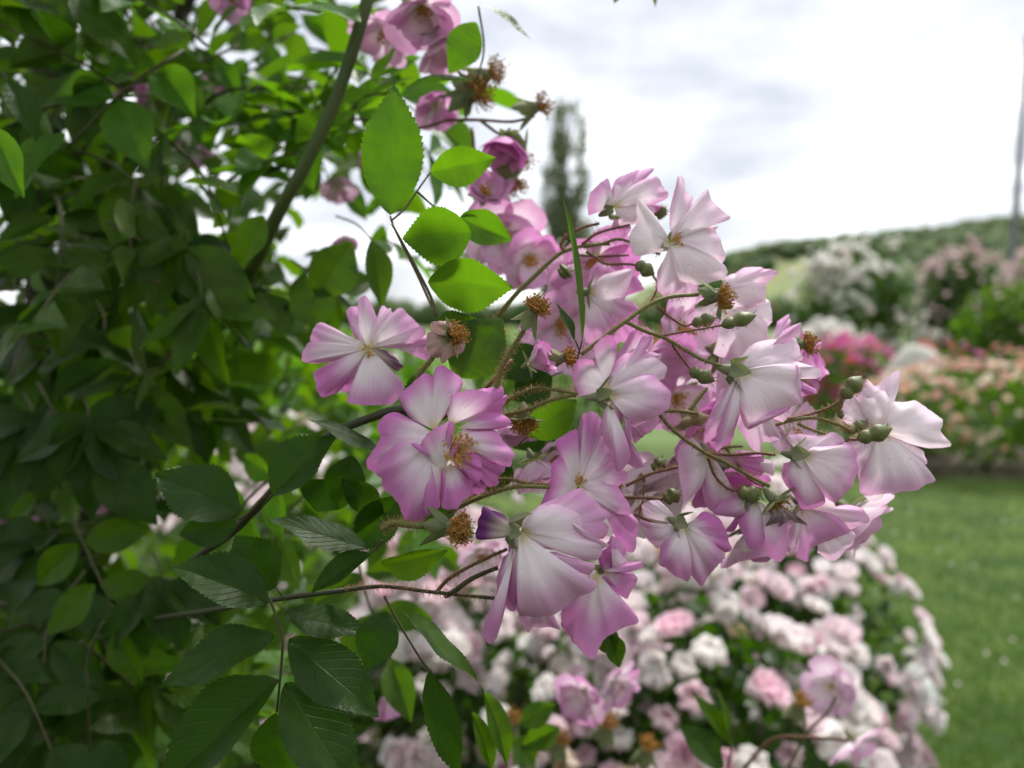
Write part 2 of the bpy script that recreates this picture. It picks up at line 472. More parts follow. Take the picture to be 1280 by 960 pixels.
def hero(reg, d, base, petals, deep=0.8, start=0.35, hip=None, stam=None, label=None, sep=5, splay=0.9, seplen=1.4):
    """base and petals in zoomed pixels of region reg; petals: dicts with o=[(x,y)..] margin, z tip depth, lr tilt ..."""
    ox, oy = REG[reg]
    bx, by = ox + base[0] / ZOOM, oy + base[1] / ZOOM
    W = T(at(bx, by, d))
    mb = MB()
    k = 1 / ZOOM
    hb, hax, hl, hr = hip if hip else ((0, 0), (0.2, 0.2, 1), 40, 26)
    calyx(mb, np.array([hb[0] * k, hb[1] * k, (hb[2] if len(hb) > 2 else -6) * k]), hax, hl * k, hr * k, d, sep, splay, seplen, next_seed())
    fl = link('flower', mb.mesh('flower', M_SEPAL), ROSE, W)
    if label:
        fl['label'] = label
    for p in petals:
        pts = np.array([((q[0] - base[0]) * k, (q[1] - base[1]) * k) for q in p['o']])
        b = p.get('b', (base[0], base[1], 0))
        b = np.array([(b[0] - base[0]) * k, (b[1] - base[1]) * k, (b[2] if len(b) > 2 else 0) * k])
        dist = np.linalg.norm(pts - b[:2], axis=1)
        s = np.linspace(-1, 1, len(pts))
        zz = b[2] + p['z'] * k * dist / dist.max() + p.get('lr', 0) * k * s * dist / dist.max() + np.array([q[2] * k if len(q) > 2 else 0 for q in p['o']])
        out = np.column_stack([pts, zz])
        sd = next_seed()
        v, f, a = petal_surface(b, out, p.get('cup', 0.11) * 1.6, p.get('curl', -0.10), p.get('ruf', 0.045) * 1.5 + .01, p.get('chan', -.32 if p['z'] >= 0 else -.10), sd, p.get('nv', 12), p.get('ns', 40) + 8, tau=.32)
        o = link('petal', mesh('petal', local(v, d), f, p.get('m', M_PETAL), a), fl, W)
        o.color = (p.get('deep', deep), p.get('start', start), 0, 1)
    if stam:
        (sx, sy, sz), ax, n, ln, spread = stam[:5]
        mf, ma = MB(), MB()
        stamens(mf, ma, np.array([(sx - base[0]) * k, (sy - base[1]) * k, sz * k]), ax, n, ln * k, spread, d, next_seed(), 0.10)
        so = link('stamens', mf.mesh('stamens', M_FIL), fl, W)
        link('anthers', ma.mesh('anthers', M_ANTH), fl, W, kind='stuff')
        so['kind'] = 'stuff'
    return fl

def generic_flower(px, py, d, ax, size, n=8, opening=1.0, deep=0.8, start=0.3, seed=None, stem_to=None, name='flower', stam=True, label=None, nv=8, ns=16, jitter=0.25):
    """a semi-double bloom: ax = facing (pixel space: x right, y down, z towards viewer)"""
    seed = seed or next_seed()
    rr = random.Random(seed)
    W = T(at(px, py, d))
    ax = np.asarray(ax, float); ax /= np.linalg.norm(ax)
    a, b = perp(ax)
    mb = MB()
    calyx(mb, -ax * size * .03, ax, size * .17, size * .10, d, 5, 0.95, 1.6, seed)
    fl = link(name, mb.mesh('flower', M_SEPAL), ROSE, W)
    if label:
        fl['label'] = label
    for q in range(n):
        ring = 0 if q < 5 else 1
        an = 2 * math.pi * q / (5 if ring == 0 else max(1, n - 5)) + (0.5 if ring else 0) + rr.uniform(-jitter, jitter)
        th = (1.25 if ring == 0 else 0.75) * opening + rr.uniform(-.2, .2)
        Lp = size * (0.55 if ring == 0 else 0.45) * rr.uniform(.85, 1.1)
        wd = Lp * rr.uniform(.85, 1.1)
        o = a * math.cos(an) + b * math.sin(an)
        sdv = -a * math.sin(an) + b * math.cos(an)
        dr = ax * math.cos(th) + o * math.sin(th)
        up = ax * math.sin(th) - o * math.cos(th)
        shape = [(-.30, .28), (-.50, .55), (-.52, .82), (-.28, 1.0), (0.0, .97), (.26, 1.02), (.50, .84), (.50, .55), (.30, .28)]
        out = [dr * Lp * t + sdv * wd * w + up * Lp * (0.10 * (2 * w) ** 2) - up * Lp * .14 * t * t for w, t in shape]
        v, f, aa = petal_surface(o * size * .02, out, -0.10, -0.12 * rr.uniform(.2, 1.6), 0.07, 0.0, next_seed(), nv, ns, nhint=up, jag=0.02)
        po = link('petal', mesh('petal', local(v, d), f, M_PETAL, aa), fl, W)
        po.color = (min(1, deep * rr.uniform(.8, 1.15)), start + rr.uniform(-.1, .1), 0, 1)
    if stam:
        mf, ma = MB(), MB()
        stamens(mf, ma, ax * size * .02, ax, 26, size * .17, 0.7, d, seed)
        link('stamens', mf.mesh('stamens', M_FIL), fl, W, kind='stuff')
        link('anthers', ma.mesh('anthers', M_ANTH), fl, W, kind='stuff')
    return fl

def spent(px, py, d, ax, size, seed=1, n=120, seplen=1.7, reflex=True, label=None, spread=1.25):
    """a bloom that dropped its petals: hip, folded-back sepals, brush of dry stamens; (px,py) = top of the hip"""
    W = T(at(px, py, d))
    ax = np.asarray(ax, float); ax /= np.linalg.norm(ax)
    mb = MB()
    calyx(mb, (0, 0, 0), ax, size * .55, size * .34, d, 5, 0.9, seplen, seed, reflex)
    fl = link('spent_flower', mb.mesh('spent_flower', M_SEPAL), ROSE, W)
    if label:
        fl['label'] = label
    mf, ma = MB(), MB()
    stamens(mf, ma, (0, 0, 0), ax, int(n * 1.5), size * .55, spread, d, seed, 0.14, 0.18, 0.42, 1.0)
    link('dry_stamens', mf.mesh('dry_stamens', M_FILDRY), fl, W, kind='stuff')
    link('dry_anthers', ma.mesh('dry_anthers', M_ANTHDRY), fl, W, kind='stuff')
    return fl

def bristles(P, r, per_m, ln, seed, gland=True):
    """fine spines standing off a stem (world space path)"""
    rr = np.random.default_rng(seed)
    seg = np.linalg.norm(np.diff(P, axis=0), axis=1)
    cum = np.r_[0, np.cumsum(seg)]
    n = max(3, int(cum[-1] * per_m))
    t, nn, bb = frames(P)
    V, F = [], []
    for k in range(n):
        q = rr.random() * cum[-1]
        i = min(len(P) - 2, int(np.searchsorted(cum, q) - 1)); i = max(0, i)
        f = (q - cum[i]) / (seg[i] + 1e-12)
        c = P[i] * (1 - f) + P[i + 1] * f
        an = rr.random() * 2 * math.pi
        o = nn[i] * math.cos(an) + bb[i] * math.sin(an)
        sdv = np.cross(t[i], o)
        ri = r[i] if hasattr(r, '__len__') else r
        l = ln * rr.uniform(.4, 1.15)
        w = 0.00010
        base = c + o * ri * 0.9
        tip = c + o * (ri + l) + t[i] * l * rr.normal(0.05, .25) + sdv * l * rr.normal(0, .2)
        m = len(V)
        V += [base + t[i] * w, base - t[i] * w * .5 + sdv * w * .9, base - t[i] * w * .5 - sdv * w * .9, tip]
        F += [(m, m + 1, m + 3), (m + 1, m + 2, m + 3), (m + 2, m, m + 3)]
        if gland:
            g = 0.00017
            V += [tip + o * g, tip - o * g, tip + t[i] * g, tip - t[i] * g, tip + sdv * g, tip - sdv * g]
            e = m + 4
            F += [(e, e + 2, e + 4), (e, e + 4, e + 3), (e, e + 3, e + 5), (e, e + 5, e + 2), (e + 1, e + 4, e + 2), (e + 1, e + 3, e + 4), (e + 1, e + 5, e + 3), (e + 1, e + 2, e + 5)]
    return np.array(V), F

def stem(pts, wpx, name='stem', mat=None, hair=1.0, taper=0.8, sides=8, parent=None, reg=None):
    """pts: (x, y, depth) in picture pixels; wpx: thickness in pixels"""
    Q = []
    for x, y, d in pts:
        if reg:
            x, y = REG[reg][0] + x / ZOOM, REG[reg][1] + y / ZOOM
        Q.append(at(x, y, d))
    P = catmull([tuple(q) for q in Q], max(8, 5 * len(pts)))
    dd = np.linspace(pts[0][2], pts[-1][2], len(P))
    r = 0.5 * wpx * dd / FPX * np.linspace(1, taper, len(P))
    rn = np.array([1 + 0.10 * n1(i * 0.9, wpx) for i in range(len(P))])
    W = T(Vector(P[0]))
    v, f = tube(P - P[0], r * rn, sides)
    o = link(name, mesh(name, v, f, mat or M_STEM), parent or ROSE, W)
    if hair > 0:
        v, f = bristles(P - P[0], r, 6000 * hair, 0.0016, next_seed())
        link('bristles', mesh('bristles', v, f, M_HAIR), o, W, kind='stuff')
    return o

def bud(px, py, px2, py2, d, w, dz=0, mat=None, seed=3, spikes=4, split=0.36):
    """green bud: round hip, waist, pointed bud with sepal tips; from stem end to tip, w = width in pixels"""
    W = T(at(px, py, d))
    a, b = np.array([0, 0, 0.0]), np.array([px2 - px, py2 - py, float(dz)])
    ln = np.linalg.norm(b)
    q = w / ln / 2
    prof = [(0, .22 * q), (.05, .45 * q), (.14, .72 * q), (.23, .78 * q), (split - .04, .68 * q), (split, .66 * q), (split + .06, .78 * q), (split + .16, .96 * q), (split + .26, .98 * q), (.78, .70 * q), (.88, .40 * q), (.95, .16 * q), (1.0, .03 * q)]
    v, f = lathe(a, b, prof, 14)
    ang = np.arange(len(v)) % 14
    # the closed sepals give the bud five shallow ribs
    ctr = np.outer((v @ (b / ln)), b / ln)
    v = ctr + (v - ctr) * (1 + 0.07 * np.cos(5 * ang * 2 * math.pi / 14))[:, None]
    mb = MB()
    mb.add(local(v, d), f)
    rr = random.Random(seed)
    A, B = perp(b)
    for k in range(spikes):
        an = rr.uniform(0, 6.28)
        o = A * math.cos(an) + B * math.sin(an)
        s0 = b * rr.uniform(.75, .95) + o * w * .18
        P = catmull([s0, s0 + b / ln * w * .18 + o * w * .10, s0 + b / ln * w * .28 + o * w * .28], 5)
        v, f = tube(P, np.linspace(.8, .15, 5) * max(.4, w / 26), 5)
        mb.add(local(v, d), f)
    o = link('bud', mb.mesh('bud', mat or M_HIP), ROSE, W)
    P = np.array([a + b * t for t in np.linspace(.05, .95, 10)])
    v, f = bristles(local(P, d), np.full(10, w * .42 * d / FPX), 6000, 0.0011, seed)
    link('bristles', mesh('bristles', v, f, M_HAIR), o, W, kind='stuff')
    return o

# ------------------------------------------------------------------ leaves
def leaflet_mesh(name, mat, seed, rows=22, fold=0.16, droop=0.12, teeth=True):
    """unit leaflet: length 1 along +Y, width 1 along X, upper face +Z, toothed margin"""
    rr = random.Random(seed)
    v, a = [], []
    R = rows * 2 + 1 if teeth else rows
    cols = (-1, -.55, -.12, 0, .12, .55, 1)
    for i in range(R):
        t = i / (R - 1)
        w = 0.52 * max(0, math.sin(math.pi * t ** 0.86)) ** 0.9
        if t > 0.55:
            w *= 1 - ((t - 0.55) / 0.45) ** 1.5 * .26
        for q in cols:
            x = q * w
            y = t
            if abs(q) == 1 and teeth and 0.06 < t < 0.97:
                if i % 2 == 0:
                    x *= 1.01 + .05 * rr.random(); y += 0.010 + .010 * rr.random()
                else:
                    x *= 0.965
            z = fold * abs(x) - droop * (t - .25) ** 2 + 0.018 * mnoise.noise(Vector((x * 4, t * 4, seed * 3.3))) * 2
            z += 0.004 * math.cos((t * 9 - abs(q) * 2.6) * 2 * math.pi) * (abs(q) > .3) * (abs(q) < .9)
            z += 0.03 * abs(q) ** 3 * math.sin(t * 9 + seed)
            v.append((x, y, z))
            a.append((t, q * .5 + .5, 0.5, 1))
    n = len(cols)
    f = [(i * n + j, i * n + j + 1, (i + 1) * n + j + 1, (i + 1) * n + j) for i in range(R - 1) for j in range(n - 1)]
    return mesh(name, v, f, mat, np.array(a))
LEAFLETS = {k: [leaflet_mesh('leaflet', m, 10 * i + s, fold=0.10 + .10 * i, droop=(.06, .2, .32, .14)[i]) for i in range(4)] for s, (k, m) in enumerate((('mid', M_LEAF), ('dark', M_LEAFDARK), ('young', M_LEAFYOUNG)))}

def basis(origin, y, n, ly, lx, lz=None):
    y = Vector(y).normalized()
    n = Vector(n)
    n = (n - y * n.dot(y)).normalized()
    x = y.cross(n)
    lz = lz or (ly + lx) / 2
    M = Matrix.Identity(4)
    for i in range(3):
        M[i][0], M[i][1], M[i][2], M[i][3] = x[i] * lx, y[i] * ly, n[i] * lz, origin[i]
    return M

def hero_leaf(spec, d, kind='mid', rachis=None, wr=2.2, label=None, hair=0.0):
    """one compound leaf: rachis path (px) and leaflets (bx,by,tx,ty,width, [dz tip px, normal])"""
    if rachis is None:
        bx, by = spec[0][0], spec[0][1]
        tx, ty = spec[0][2], spec[0][3]
        q = Vector((bx - tx, by - ty)).normalized() * 16
        rachis = [(bx, by, d), (bx + q.x * .5, by + q.y * .5 + 1, d), (bx + q.x, by + q.y + 3, d + .003)]
    Q = [tuple(at(*r)) for r in rachis]
    P = catmull(Q, 5 * len(Q))
    W = T(Vector(P[0]))
    v, f = tube(P - P[0], np.linspace(1, .75, len(P)) * wr * d / FPX * .5, 6)
    o = link('leaf', mesh('leaf', v, f, M_RACHIS), ROSE, W)
    if label:
        o['label'] = label
    for i, s in enumerate(spec):
        bx, by, tx, ty, w = s[:5]
        dz = s[5] if len(s) > 5 else 0
        nn = s[6] if len(s) > 6 else (0.0, 0.45, 0.9)
        k = s[7] if len(s) > 7 else kind
        b = at(bx, by, d)
        t = at(tx, ty, d) - FW * dz * d / FPX
        ly = (t - b).length
        Mx = basis(b, t - b, cdir(*nn), ly, w * d / FPX, min(ly * .8, w * d / FPX * 1.5))
        lo = link('leaflet', LEAFLETS[k][RNG.randrange(4)], o, Mx)
    return o

# ------------------------------------------------------------------ the sharp flowers of the spray
def p(o, z=0, **kw):
    return dict(o=o, z=z, **kw)

# open flower on the leafy side, seen a little from below
hero('A', 0.335, (465, 388), [
    p([(365, 322), (340, 250), (318, 165), (362, 138), (396, 165), (388, 285)], -70, deep=.8, start=.25),
    p([(372, 318), (392, 200), (398, 112), (432, 85), (470, 130), (520, 245), (505, 335)], -20, start=.42),
    p([(515, 245), (518, 148), (545, 135), (595, 182), (562, 265)], -80, deep=.6),
    p([(330, 402), (185, 372), (130, 345), (180, 245), (240, 262), (352, 322)], 10, start=.4),
    p([(362, 362), (150, 352), (82, 464), (200, 476), (332, 446)], 45, start=.42),
    p([(378, 432), (232, 480), (155, 535), (200, 668), (300, 632), (385, 500)], 25, start=.2, deep=.95),
    p([(372, 450), (292, 560), (302, 636), (382, 622), (405, 500)], -40, start=.15, deep=.9),
    p([(505, 322), (520, 272), (632, 155), (700, 212), (760, 270), (650, 312), (560, 372)], -10, start=.4),
    p([(640, 396), (780, 312), (805, 330), (800, 460), (740, 430)], -45, start=.2, b=(560, 370, -20)),
    p([(555, 376), (640, 312), (770, 265), (800, 300), (740, 352), (640, 392)], 35, start=.45),
    p([(405, 440), (352, 692), (480, 708), (600, 700), (672, 605), (565, 482), (500, 412)], 70, cup=.06, start=.38, deep=.85),
    p([(560, 400), (590, 420), (655, 490), (620, 525), (575, 480)], -20, m=M_PURPLE, deep=.8, start=.2),
], .75, .4, hip=((5, 12, -10), (.1, -.35, 1), 60, 34), stam=((470, 400, 8), (.25, .3, 1), 12, 55, .8),
    label='open flower with pointed white petals hanging beside the dark leaves')

# widest open flower, golden stamens showing
hero('B', 0.296, (515, 440), [
    p([(660, 660), (770, 655), (772, 740), (742, 785), (670, 782), (640, 722)], -60, deep=.95, start=.1),
    p([(720, 522), (762, 500), (822, 552), (886, 630), (836, 672), (832, 712), (780, 730), (700, 692)], -30, start=.15, deep=.95, ruf=.05),
    p([(700, 355), (780, 300), (870, 318), (918, 360), (870, 396), (780, 392), (690, 372)], -20, start=.15, b=(600, 390)),
    p([(610, 200), (740, 165), (852, 150), (862, 200), (850, 322), (800, 312), (700, 322)], -60, start=.2, b=(560, 370, -20)),
    p([(800, 230), (850, 205), (892, 200), (880, 240), (840, 300), (800, 310)], -30, start=.1, b=(720, 300, -25)),
    p([(680, 352), (722, 380), (822, 402), (880, 470), (930, 530), (905, 602), (860, 602), (760, 562), (700, 502)], 15, start=.3, b=(585, 450), deep=.85),
    p([(315, 322), (262, 215), (340, 130), (420, 78), (460, 92), (475, 45), (530, 40), (602, 85), (628, 132), (610, 182), (545, 300)], -15, start=.42, deep=1., curl=-.12, b=(470, 400, 0), ns=44),
    p([(530, 262), (572, 200), (660, 172), (745, 170), (790, 185), (803, 240), (740, 300), (640, 332)], 30, start=.35, b=(560, 365, 5), curl=.10, deep=.85),
    p([(405, 380), (322, 332), (240, 302), (150, 352), (143, 410), (155, 450), (86, 570), (75, 622), (150, 660), (215, 560), (320, 450)], -25, start=.35, deep=1., curl=-.10, ns=44),
    p([(360, 440), (240, 430), (175, 500), (130, 640), (180, 670), (187, 722), (262, 782), (312, 910), (400, 912), (470, 862), (508, 800), (500, 650), (470, 540)], 55, start=.3, deep=.95, cup=.13, curl=-.10, ruf=.05, ns=48),
    p([(482, 662), (510, 762), (520, 842), (602, 842), (642, 800), (682, 752), (690, 690), (622, 622)], 45, start=.15, deep=.95, b=(560, 590, 5), ruf=.05),
    p([(640, 590), (700, 515), (745, 590), (752, 660), (702, 695), (650, 640)], 60, start=.0, deep=1., b=(600, 560, 20), ruf=.08),
    p([(392, 602), (420, 575), (462, 650), (502, 762), (512, 832), (440, 862), (372, 762)], 85, start=.05, deep=.95, b=(450, 560, 25), cup=.2),
    p([(440, 572), (402, 482), (422, 432), (490, 372), (572, 340), (592, 380), (582, 440), (565, 540)], 60, start=.42, deep=.85, b=(535, 630, 60), cup=.12, curl=.10),
    p([(535, 470), (545, 400), (570, 342), (592, 360), (588, 430), (560, 515)], 40, start=.05, b=(548, 510, 105), cup=.22, nv=8),
    p([(560, 530), (575, 490), (622, 447), (625, 470), (600, 530), (565, 565)], 30, start=.0, b=(555, 560, 100), nv=8, cup=.2),
    p([(400, 510), (356, 480), (370, 465), (430, 495), (468, 545), (455, 560)], 30, start=.0, b=(470, 560, 90), nv=8, cup=.2),
], .95, .35, hip=((0, 20, -30), (.15, -.1, 1), 60, 34), stam=((585, 500, 50), (.62, .05, .8), 110, 125, 1.05),
    label='widest open mauve flower with a white heart and golden stamens')

# cupped flower seen from the side
hero('C', 0.297, (455, 432), [
    p([(470, 285), (540, 200), (622, 165), (660, 95), (690, 86), (716, 92), (710, 142), (640, 212), (600, 245)], -60, start=.35, deep=.8),
    p([(620, 215), (690, 175), (770, 195), (772, 222), (700, 232)], -35, start=.2, deep=.6, b=(560, 260, -20)),
    p([(590, 612), (742, 540), (755, 592), (690, 652), (622, 662)], -50, start=.15, deep=.75, b=(560, 520, -20)),
    p([(600, 660), (650, 640), (690, 645), (660, 690), (625, 720)], -55, start=.1, deep=.75, b=(560, 560, -30)),
    p([(292, 440), (254, 330), (265, 250), (320, 225), (375, 222), (364, 155), (430, 97), (470, 92), (506, 150), (502, 222), (475, 335)], 10, start=.45, deep=.95, cup=-.08, curl=.10, b=(460, 405, 0), ns=44),
    p([(480, 335), (500, 270), (602, 226), (720, 214), (795, 265), (780, 332), (730, 348), (600, 325)], 0, start=.5, deep=.45, b=(462, 400, 0)),
    p([(500, 342), (600, 310), (700, 293), (742, 342), (812, 416), (806, 470), (780, 510), (700, 562), (600, 610), (555, 560), (482, 480)], 55, start=.35, deep=.72, cup=.24, curl=-.12, b=(462, 430, 10), ns=40),
    p([(560, 735), (600, 715), (655, 820), (622, 846), (545, 812)], 10, start=.1, deep=.8, b=(520, 600, 10)),
    p([(430, 520), (420, 600), (432, 682), (470, 752), (490, 842), (520, 850), (576, 792), (576, 740), (548, 700), (535, 600), (548, 487)], 60, start=.35, deep=.8, cup=.14, b=(462, 462, 10), ns=40),
    p([(530, 600), (528, 540), (548, 490), (572, 560), (585, 650), (580, 735), (545, 715)], 25, start=-.1, deep=.8, b=(540, 500, 55), cup=.2),
], .8, .35, hip=((0, 0, 0), (1, -.12, .1), 130, 50), sep=5, splay=.42, seplen=.95,
    label='cupped mauve flower in side view at the middle of the spray')

# upward facing flower with white throat
hero('D', 0.303, (560, 492), [
    p([(560, 210), (600, 75), (660, 70), (705, 110), (690, 200), (640, 300)], -110, start=.1, deep=.9),
    p([(548, 425), (540, 332), (565, 200), (600, 108), (682, 132), (702, 202), (650, 302), (592, 412)], -60, start=.42, deep=.95),
    p([(585, 412), (642, 290), (700, 198), (742, 290), (762, 352), (690, 382), (622, 424)], -40, start=.42, deep=.9),
    p([(622, 424), (720, 345), (842, 412), (832, 470), (760, 522), (680, 482)], -10, start=.35, deep=.85),
    p([(720, 622), (792, 532), (862, 642), (916, 712), (905, 790), (892, 862), (820, 872), (742, 702)], -30, start=.05, deep=.9, b=(640, 500, -20), ruf=.06),
    p([(602, 452), (690, 430), (800, 502), (832, 562), (862, 642), (800, 662), (720, 612), (602, 522)], 30, start=.42, deep=.85, ruf=.05),
    p([(512, 562), (430, 592), (345, 606), (398, 480), (412, 352), (450, 322), (435, 235), (545, 163), (560, 220), (535, 350), (530, 452)], 30, start=.35, deep=1., cup=.10, curl=-.10, ns=44),
], .9, .35, hip=((0, 10, -10), (-.1, -.6, .8), 50, 30), stam=((562, 485, 6), (.1, -.8, .6), 14, 60, .5),
    label='mauve flower with white throat facing up behind the large hanging bloom')

# the large bloom hanging in front
hero('E', 0.287, (368, 245), [
    p([(420, 160), (482, 100), (600, 60), (720, 8), (782, 70), (876, 150), (858, 180), (835, 188), (872, 230), (850, 302), (780, 292), (650, 205)], -70, start=.3, deep=.75, ns=40),
    p([(300, 332), (290, 600), (284, 700), (320, 716), (352, 682), (346, 500)], -15, start=.2, deep=.85),
    p([(346, 710), (380, 790), (415, 842), (442, 812), (520, 802), (600, 812), (572, 752), (532, 682), (452, 672)], -10, start=.3, deep=.7, b=(400, 480, 0)),
    p([(382, 192), (482, 102), (602, 92), (702, 140), (762, 262), (866, 312), (832, 350), (782, 412), (702, 402), (580, 372), (490, 362)], 25, start=.55, deep=.6, cup=.16, ns=40, curl=-.08),
    p([(272, 402), (232, 522), (232, 602), (172, 742), (150, 822), (186, 886), (232, 842), (276, 702), (292, 562), (300, 402)], 10, start=.25, deep=.85, b=(335, 320, 0), cup=.16),
    p([(500, 362), (622, 422), (752, 502), (792, 512), (770, 562), (702, 602), (592, 690), (542, 712), (440, 718), (362, 712), (342, 602), (332, 402)], 75, start=.42, deep=.72, cup=.20, curl=-.10, ns=44),
    p([(560, 402), (510, 365), (560, 355), (680, 385), (760, 405), (782, 430), (745, 480), (690, 445)], 40, start=.2, deep=.65, b=(500, 365, 62), cup=.12, nv=8),
    p([(640, 210), (660, 190), (760, 260), (868, 312), (835, 330), (740, 285)], 25, start=.25, deep=.5, b=(600, 150, 40), nv=8, cup=.1),
    p([(275, 152), (200, 120), (150, 102), (118, 272), (200, 286), (330, 280)], 30, m=M_PURPLE, start=.3, deep=1., ruf=.06, b=(362, 245, 20)),
], .75, .4, hip=((-8, 2, 0), (1, .18, .15), 150, 66), sep=5, splay=.42, seplen=.95,
    label='largest hanging bloom, white shading to mauve, with a withered purple petal')

# the darker bloom tucked below it
hero('E', 0.300, (850, 470), [
    p([(900, 440), (960, 462), (1045, 520), (1002, 602), (982, 642), (930, 612), (832, 532)], -10, start=.0, deep=.9),
    p([(640, 780), (600, 800), (640, 870), (690, 915), (712, 900), (700, 800)], -60, start=-.1, deep=1., b=(720, 620, -20)),
    p([(640, 642), (600, 722), (622, 802), (702, 902), (772, 952), (862, 822), (1032, 742), (932, 612), (862, 520)], 40, start=.15, deep=.88, cup=.10, curl=.03, b=(800, 480, 0), ns=40),
    p([(830, 470), (810, 395), (850, 340), (880, 345), (900, 440), (870, 475)], 45, start=-.3, deep=1., b=(860, 480, 0)),
    p([(900, 460), (880, 340), (910, 330), (975, 420), (960, 450)], 70, start=.5, deep=.4, b=(900, 480, 0)),
    p([(860, 470), (920, 475), (1000, 455), (1058, 435), (1050, 405), (1000, 410), (930, 430)], 60, start=.05, deep=.85, b=(850, 460, 20), cup=.2),
    p([(860, 330), (890, 270), (940, 300), (975, 380), (930, 360)], 20, start=.1, deep=.8, b=(870, 440, 0)),
    p([(880, 800), (930, 790), (955, 830), (920, 832)], -40, start=.0, deep=.8, b=(880, 640, -20)),
], .9, .1, hip=((0, -10, -30), (.1, .4, .6), 60, 34),
    label='deep mauve bloom hanging low under the largest one')

# tall white flower with lavender folds on the far side stem
hero('G', 0.302, (392, 388), [
    p([(396, 322), (462, 232), (602, 195), (702, 190), (732, 200), (762, 322), (650, 302), (500, 322)], -70, start=.5, deep=.4),
    p([(582, 252), (650, 152), (770, 98), (740, 172), (640, 242)], -40, start=.0, deep=.65, b=(540, 270, -30)),
    p([(600, 612), (580, 640), (660, 680), (700, 580), (640, 560)], -40, start=.3, deep=.4, b=(540, 520, -20)),
    p([(372, 602), (400, 732), (480, 848), (522, 852), (542, 792), (648, 775), (562, 642)], -30, start=.4, deep=.55, b=(420, 480, -15), ruf=.06),
    p([(702, 422), (835, 482), (838, 512), (780, 522), (710, 545)], -20, start=.1, deep=.9, b=(600, 420, -10)),
    p([(432, 332), (502, 282), (622, 270), (752, 342), (872, 372), (832, 422), (720, 425), (600, 365)], -10, start=.6, deep=.45),
    p([(350, 472), (290, 502), (202, 682), (194, 802), (250, 765), (320, 640)], -20, start=.35, deep=.75),
    p([(360, 480), (310, 560), (262, 680), (244, 842), (332, 762), (372, 682), (374, 562)], 20, start=.35, deep=.8),
    p([(402, 412), (452, 362), (572, 345), (692, 347), (712, 452), (716, 562), (632, 602), (522, 662), (420, 712), (372, 582), (350, 492)], 60, start=.55, deep=.5, cup=.18, curl=-.10, ns=44),
    p([(672, 470), (668, 390), (692, 346), (708, 420), (717, 562), (690, 545)], 18, start=.2, deep=.5, b=(676, 440, 60), cup=.25, nv=8),
    p([(440, 690), (420, 712), (520, 668), (650, 600), (630, 585), (520, 620)], 10, start=-.2, deep=.75, b=(450, 660, 62), nv=8),
], .5, .5, hip=((-4, 4, 0), (.95, .25, .1), 140, 60), sep=5, splay=.42, seplen=.95,
    label='pale lavender flower tilted away on an arching bristly stem')

# palest flower at the end of the spray
hero('H', 0.325, (810, 455), [
    p([(770, 800), (860, 770), (940, 800), (925, 860), (850, 885), (800, 850)], -90, start=.6, deep=.3, b=(800, 700, -60)),
    p([(652, 412), (615, 372), (640, 282), (690, 245), (702, 302), (722, 392)], -40, start=.6, deep=.35),
    p([(732, 392), (700, 320), (722, 232), (770, 163), (822, 192), (882, 140), (962, 98), (932, 202), (872, 292), (822, 372)], -20, start=.55, deep=.5),
    p([(892, 472), (1002, 532), (1092, 572), (1102, 642), (1050, 645), (950, 562)], -30, start=.6, deep=.4),
    p([(735, 395), (692, 330), (720, 270), (800, 225), (868, 225), (860, 300), (820, 385)], 15, start=.7, deep=.25, cup=.22),
    p([(812, 372), (872, 292), (962, 285), (1032, 275), (1112, 332), (1166, 392), (1150, 452), (1222, 532), (1112, 552), (992, 522), (882, 462)], 20, start=.65, deep=.4, cup=.14, ns=40),
    p([(652, 522), (660, 600), (692, 660), (702, 722), (765, 522)], 0, start=.5, deep=.5),
    p([(742, 542), (702, 702), (702, 812), (802, 806), (892, 800), (1012, 772), (1114, 722), (1052, 652), (962, 562), (882, 492)], 55, start=.5, deep=.6, cup=.14, ns=40),
], .4, .6, hip=((-10, 0, -20), (.6, -.1, .5), 80, 40),
    label='palest flower at the tip of the spray, its petals spread like wings')

# pink flower in side view below the tall white one
hero('H', 0.312, (375, 588), [
    p([(330, 540), (290, 482), (370, 470), (502, 480), (562, 455), (640, 512), (560, 527), (450, 532), (402, 562)], -25, start=.45, deep=.6),
    p([(600, 530), (640, 520), (690, 662), (640, 762), (600, 720)], -20, start=.2, deep=.8, b=(500, 580, 0)),
    p([(292, 642), (270, 722), (322, 802), (372, 892), (482, 882), (512, 852), (440, 762), (392, 652)], 5, start=.38, deep=.9),
    p([(392, 562), (440, 532), (560, 527), (630, 520), (672, 600), (680, 662), (640, 762), (592, 812), (540, 852), (470, 802), (402, 692)], 60, start=.45, deep=.8, cup=.22, ns=40),
], .8, .4, hip=((-4, 0, 0), (1, .1, .15), 110, 58), sep=5, splay=.42, seplen=.95,
    label='rounded mauve flower in side view beneath the pale lavender one')
# broad petals below it
hero('I', 0.325, (1010, 330), [
    p([(1120, 420), (1180, 372), (1282, 330), (1372, 350), (1420, 430), (1330, 480), (1240, 470)], -30, start=.35, deep=.6),
    p([(1072, 582), (1182, 522), (1282, 482), (1350, 500), (1330, 570), (1222, 662), (1132, 612)], -40, start=.4, deep=.45, b=(1080, 440, -20)),
    p([(962, 442), (1002, 362), (1182, 372), (1282, 472), (1182, 522), (1062, 572), (1050, 652), (990, 622)], 25, start=.15, deep=.8, ns=36),
    p([(940, 430), (950, 600), (985, 604), (1000, 460)], -30, start=.3, deep=.5),
], .7, .3, hip=((0, -10, -20), (.5, .5, .5), 60, 34), label='broad mauve petals of a drooping flower under the rounded one')

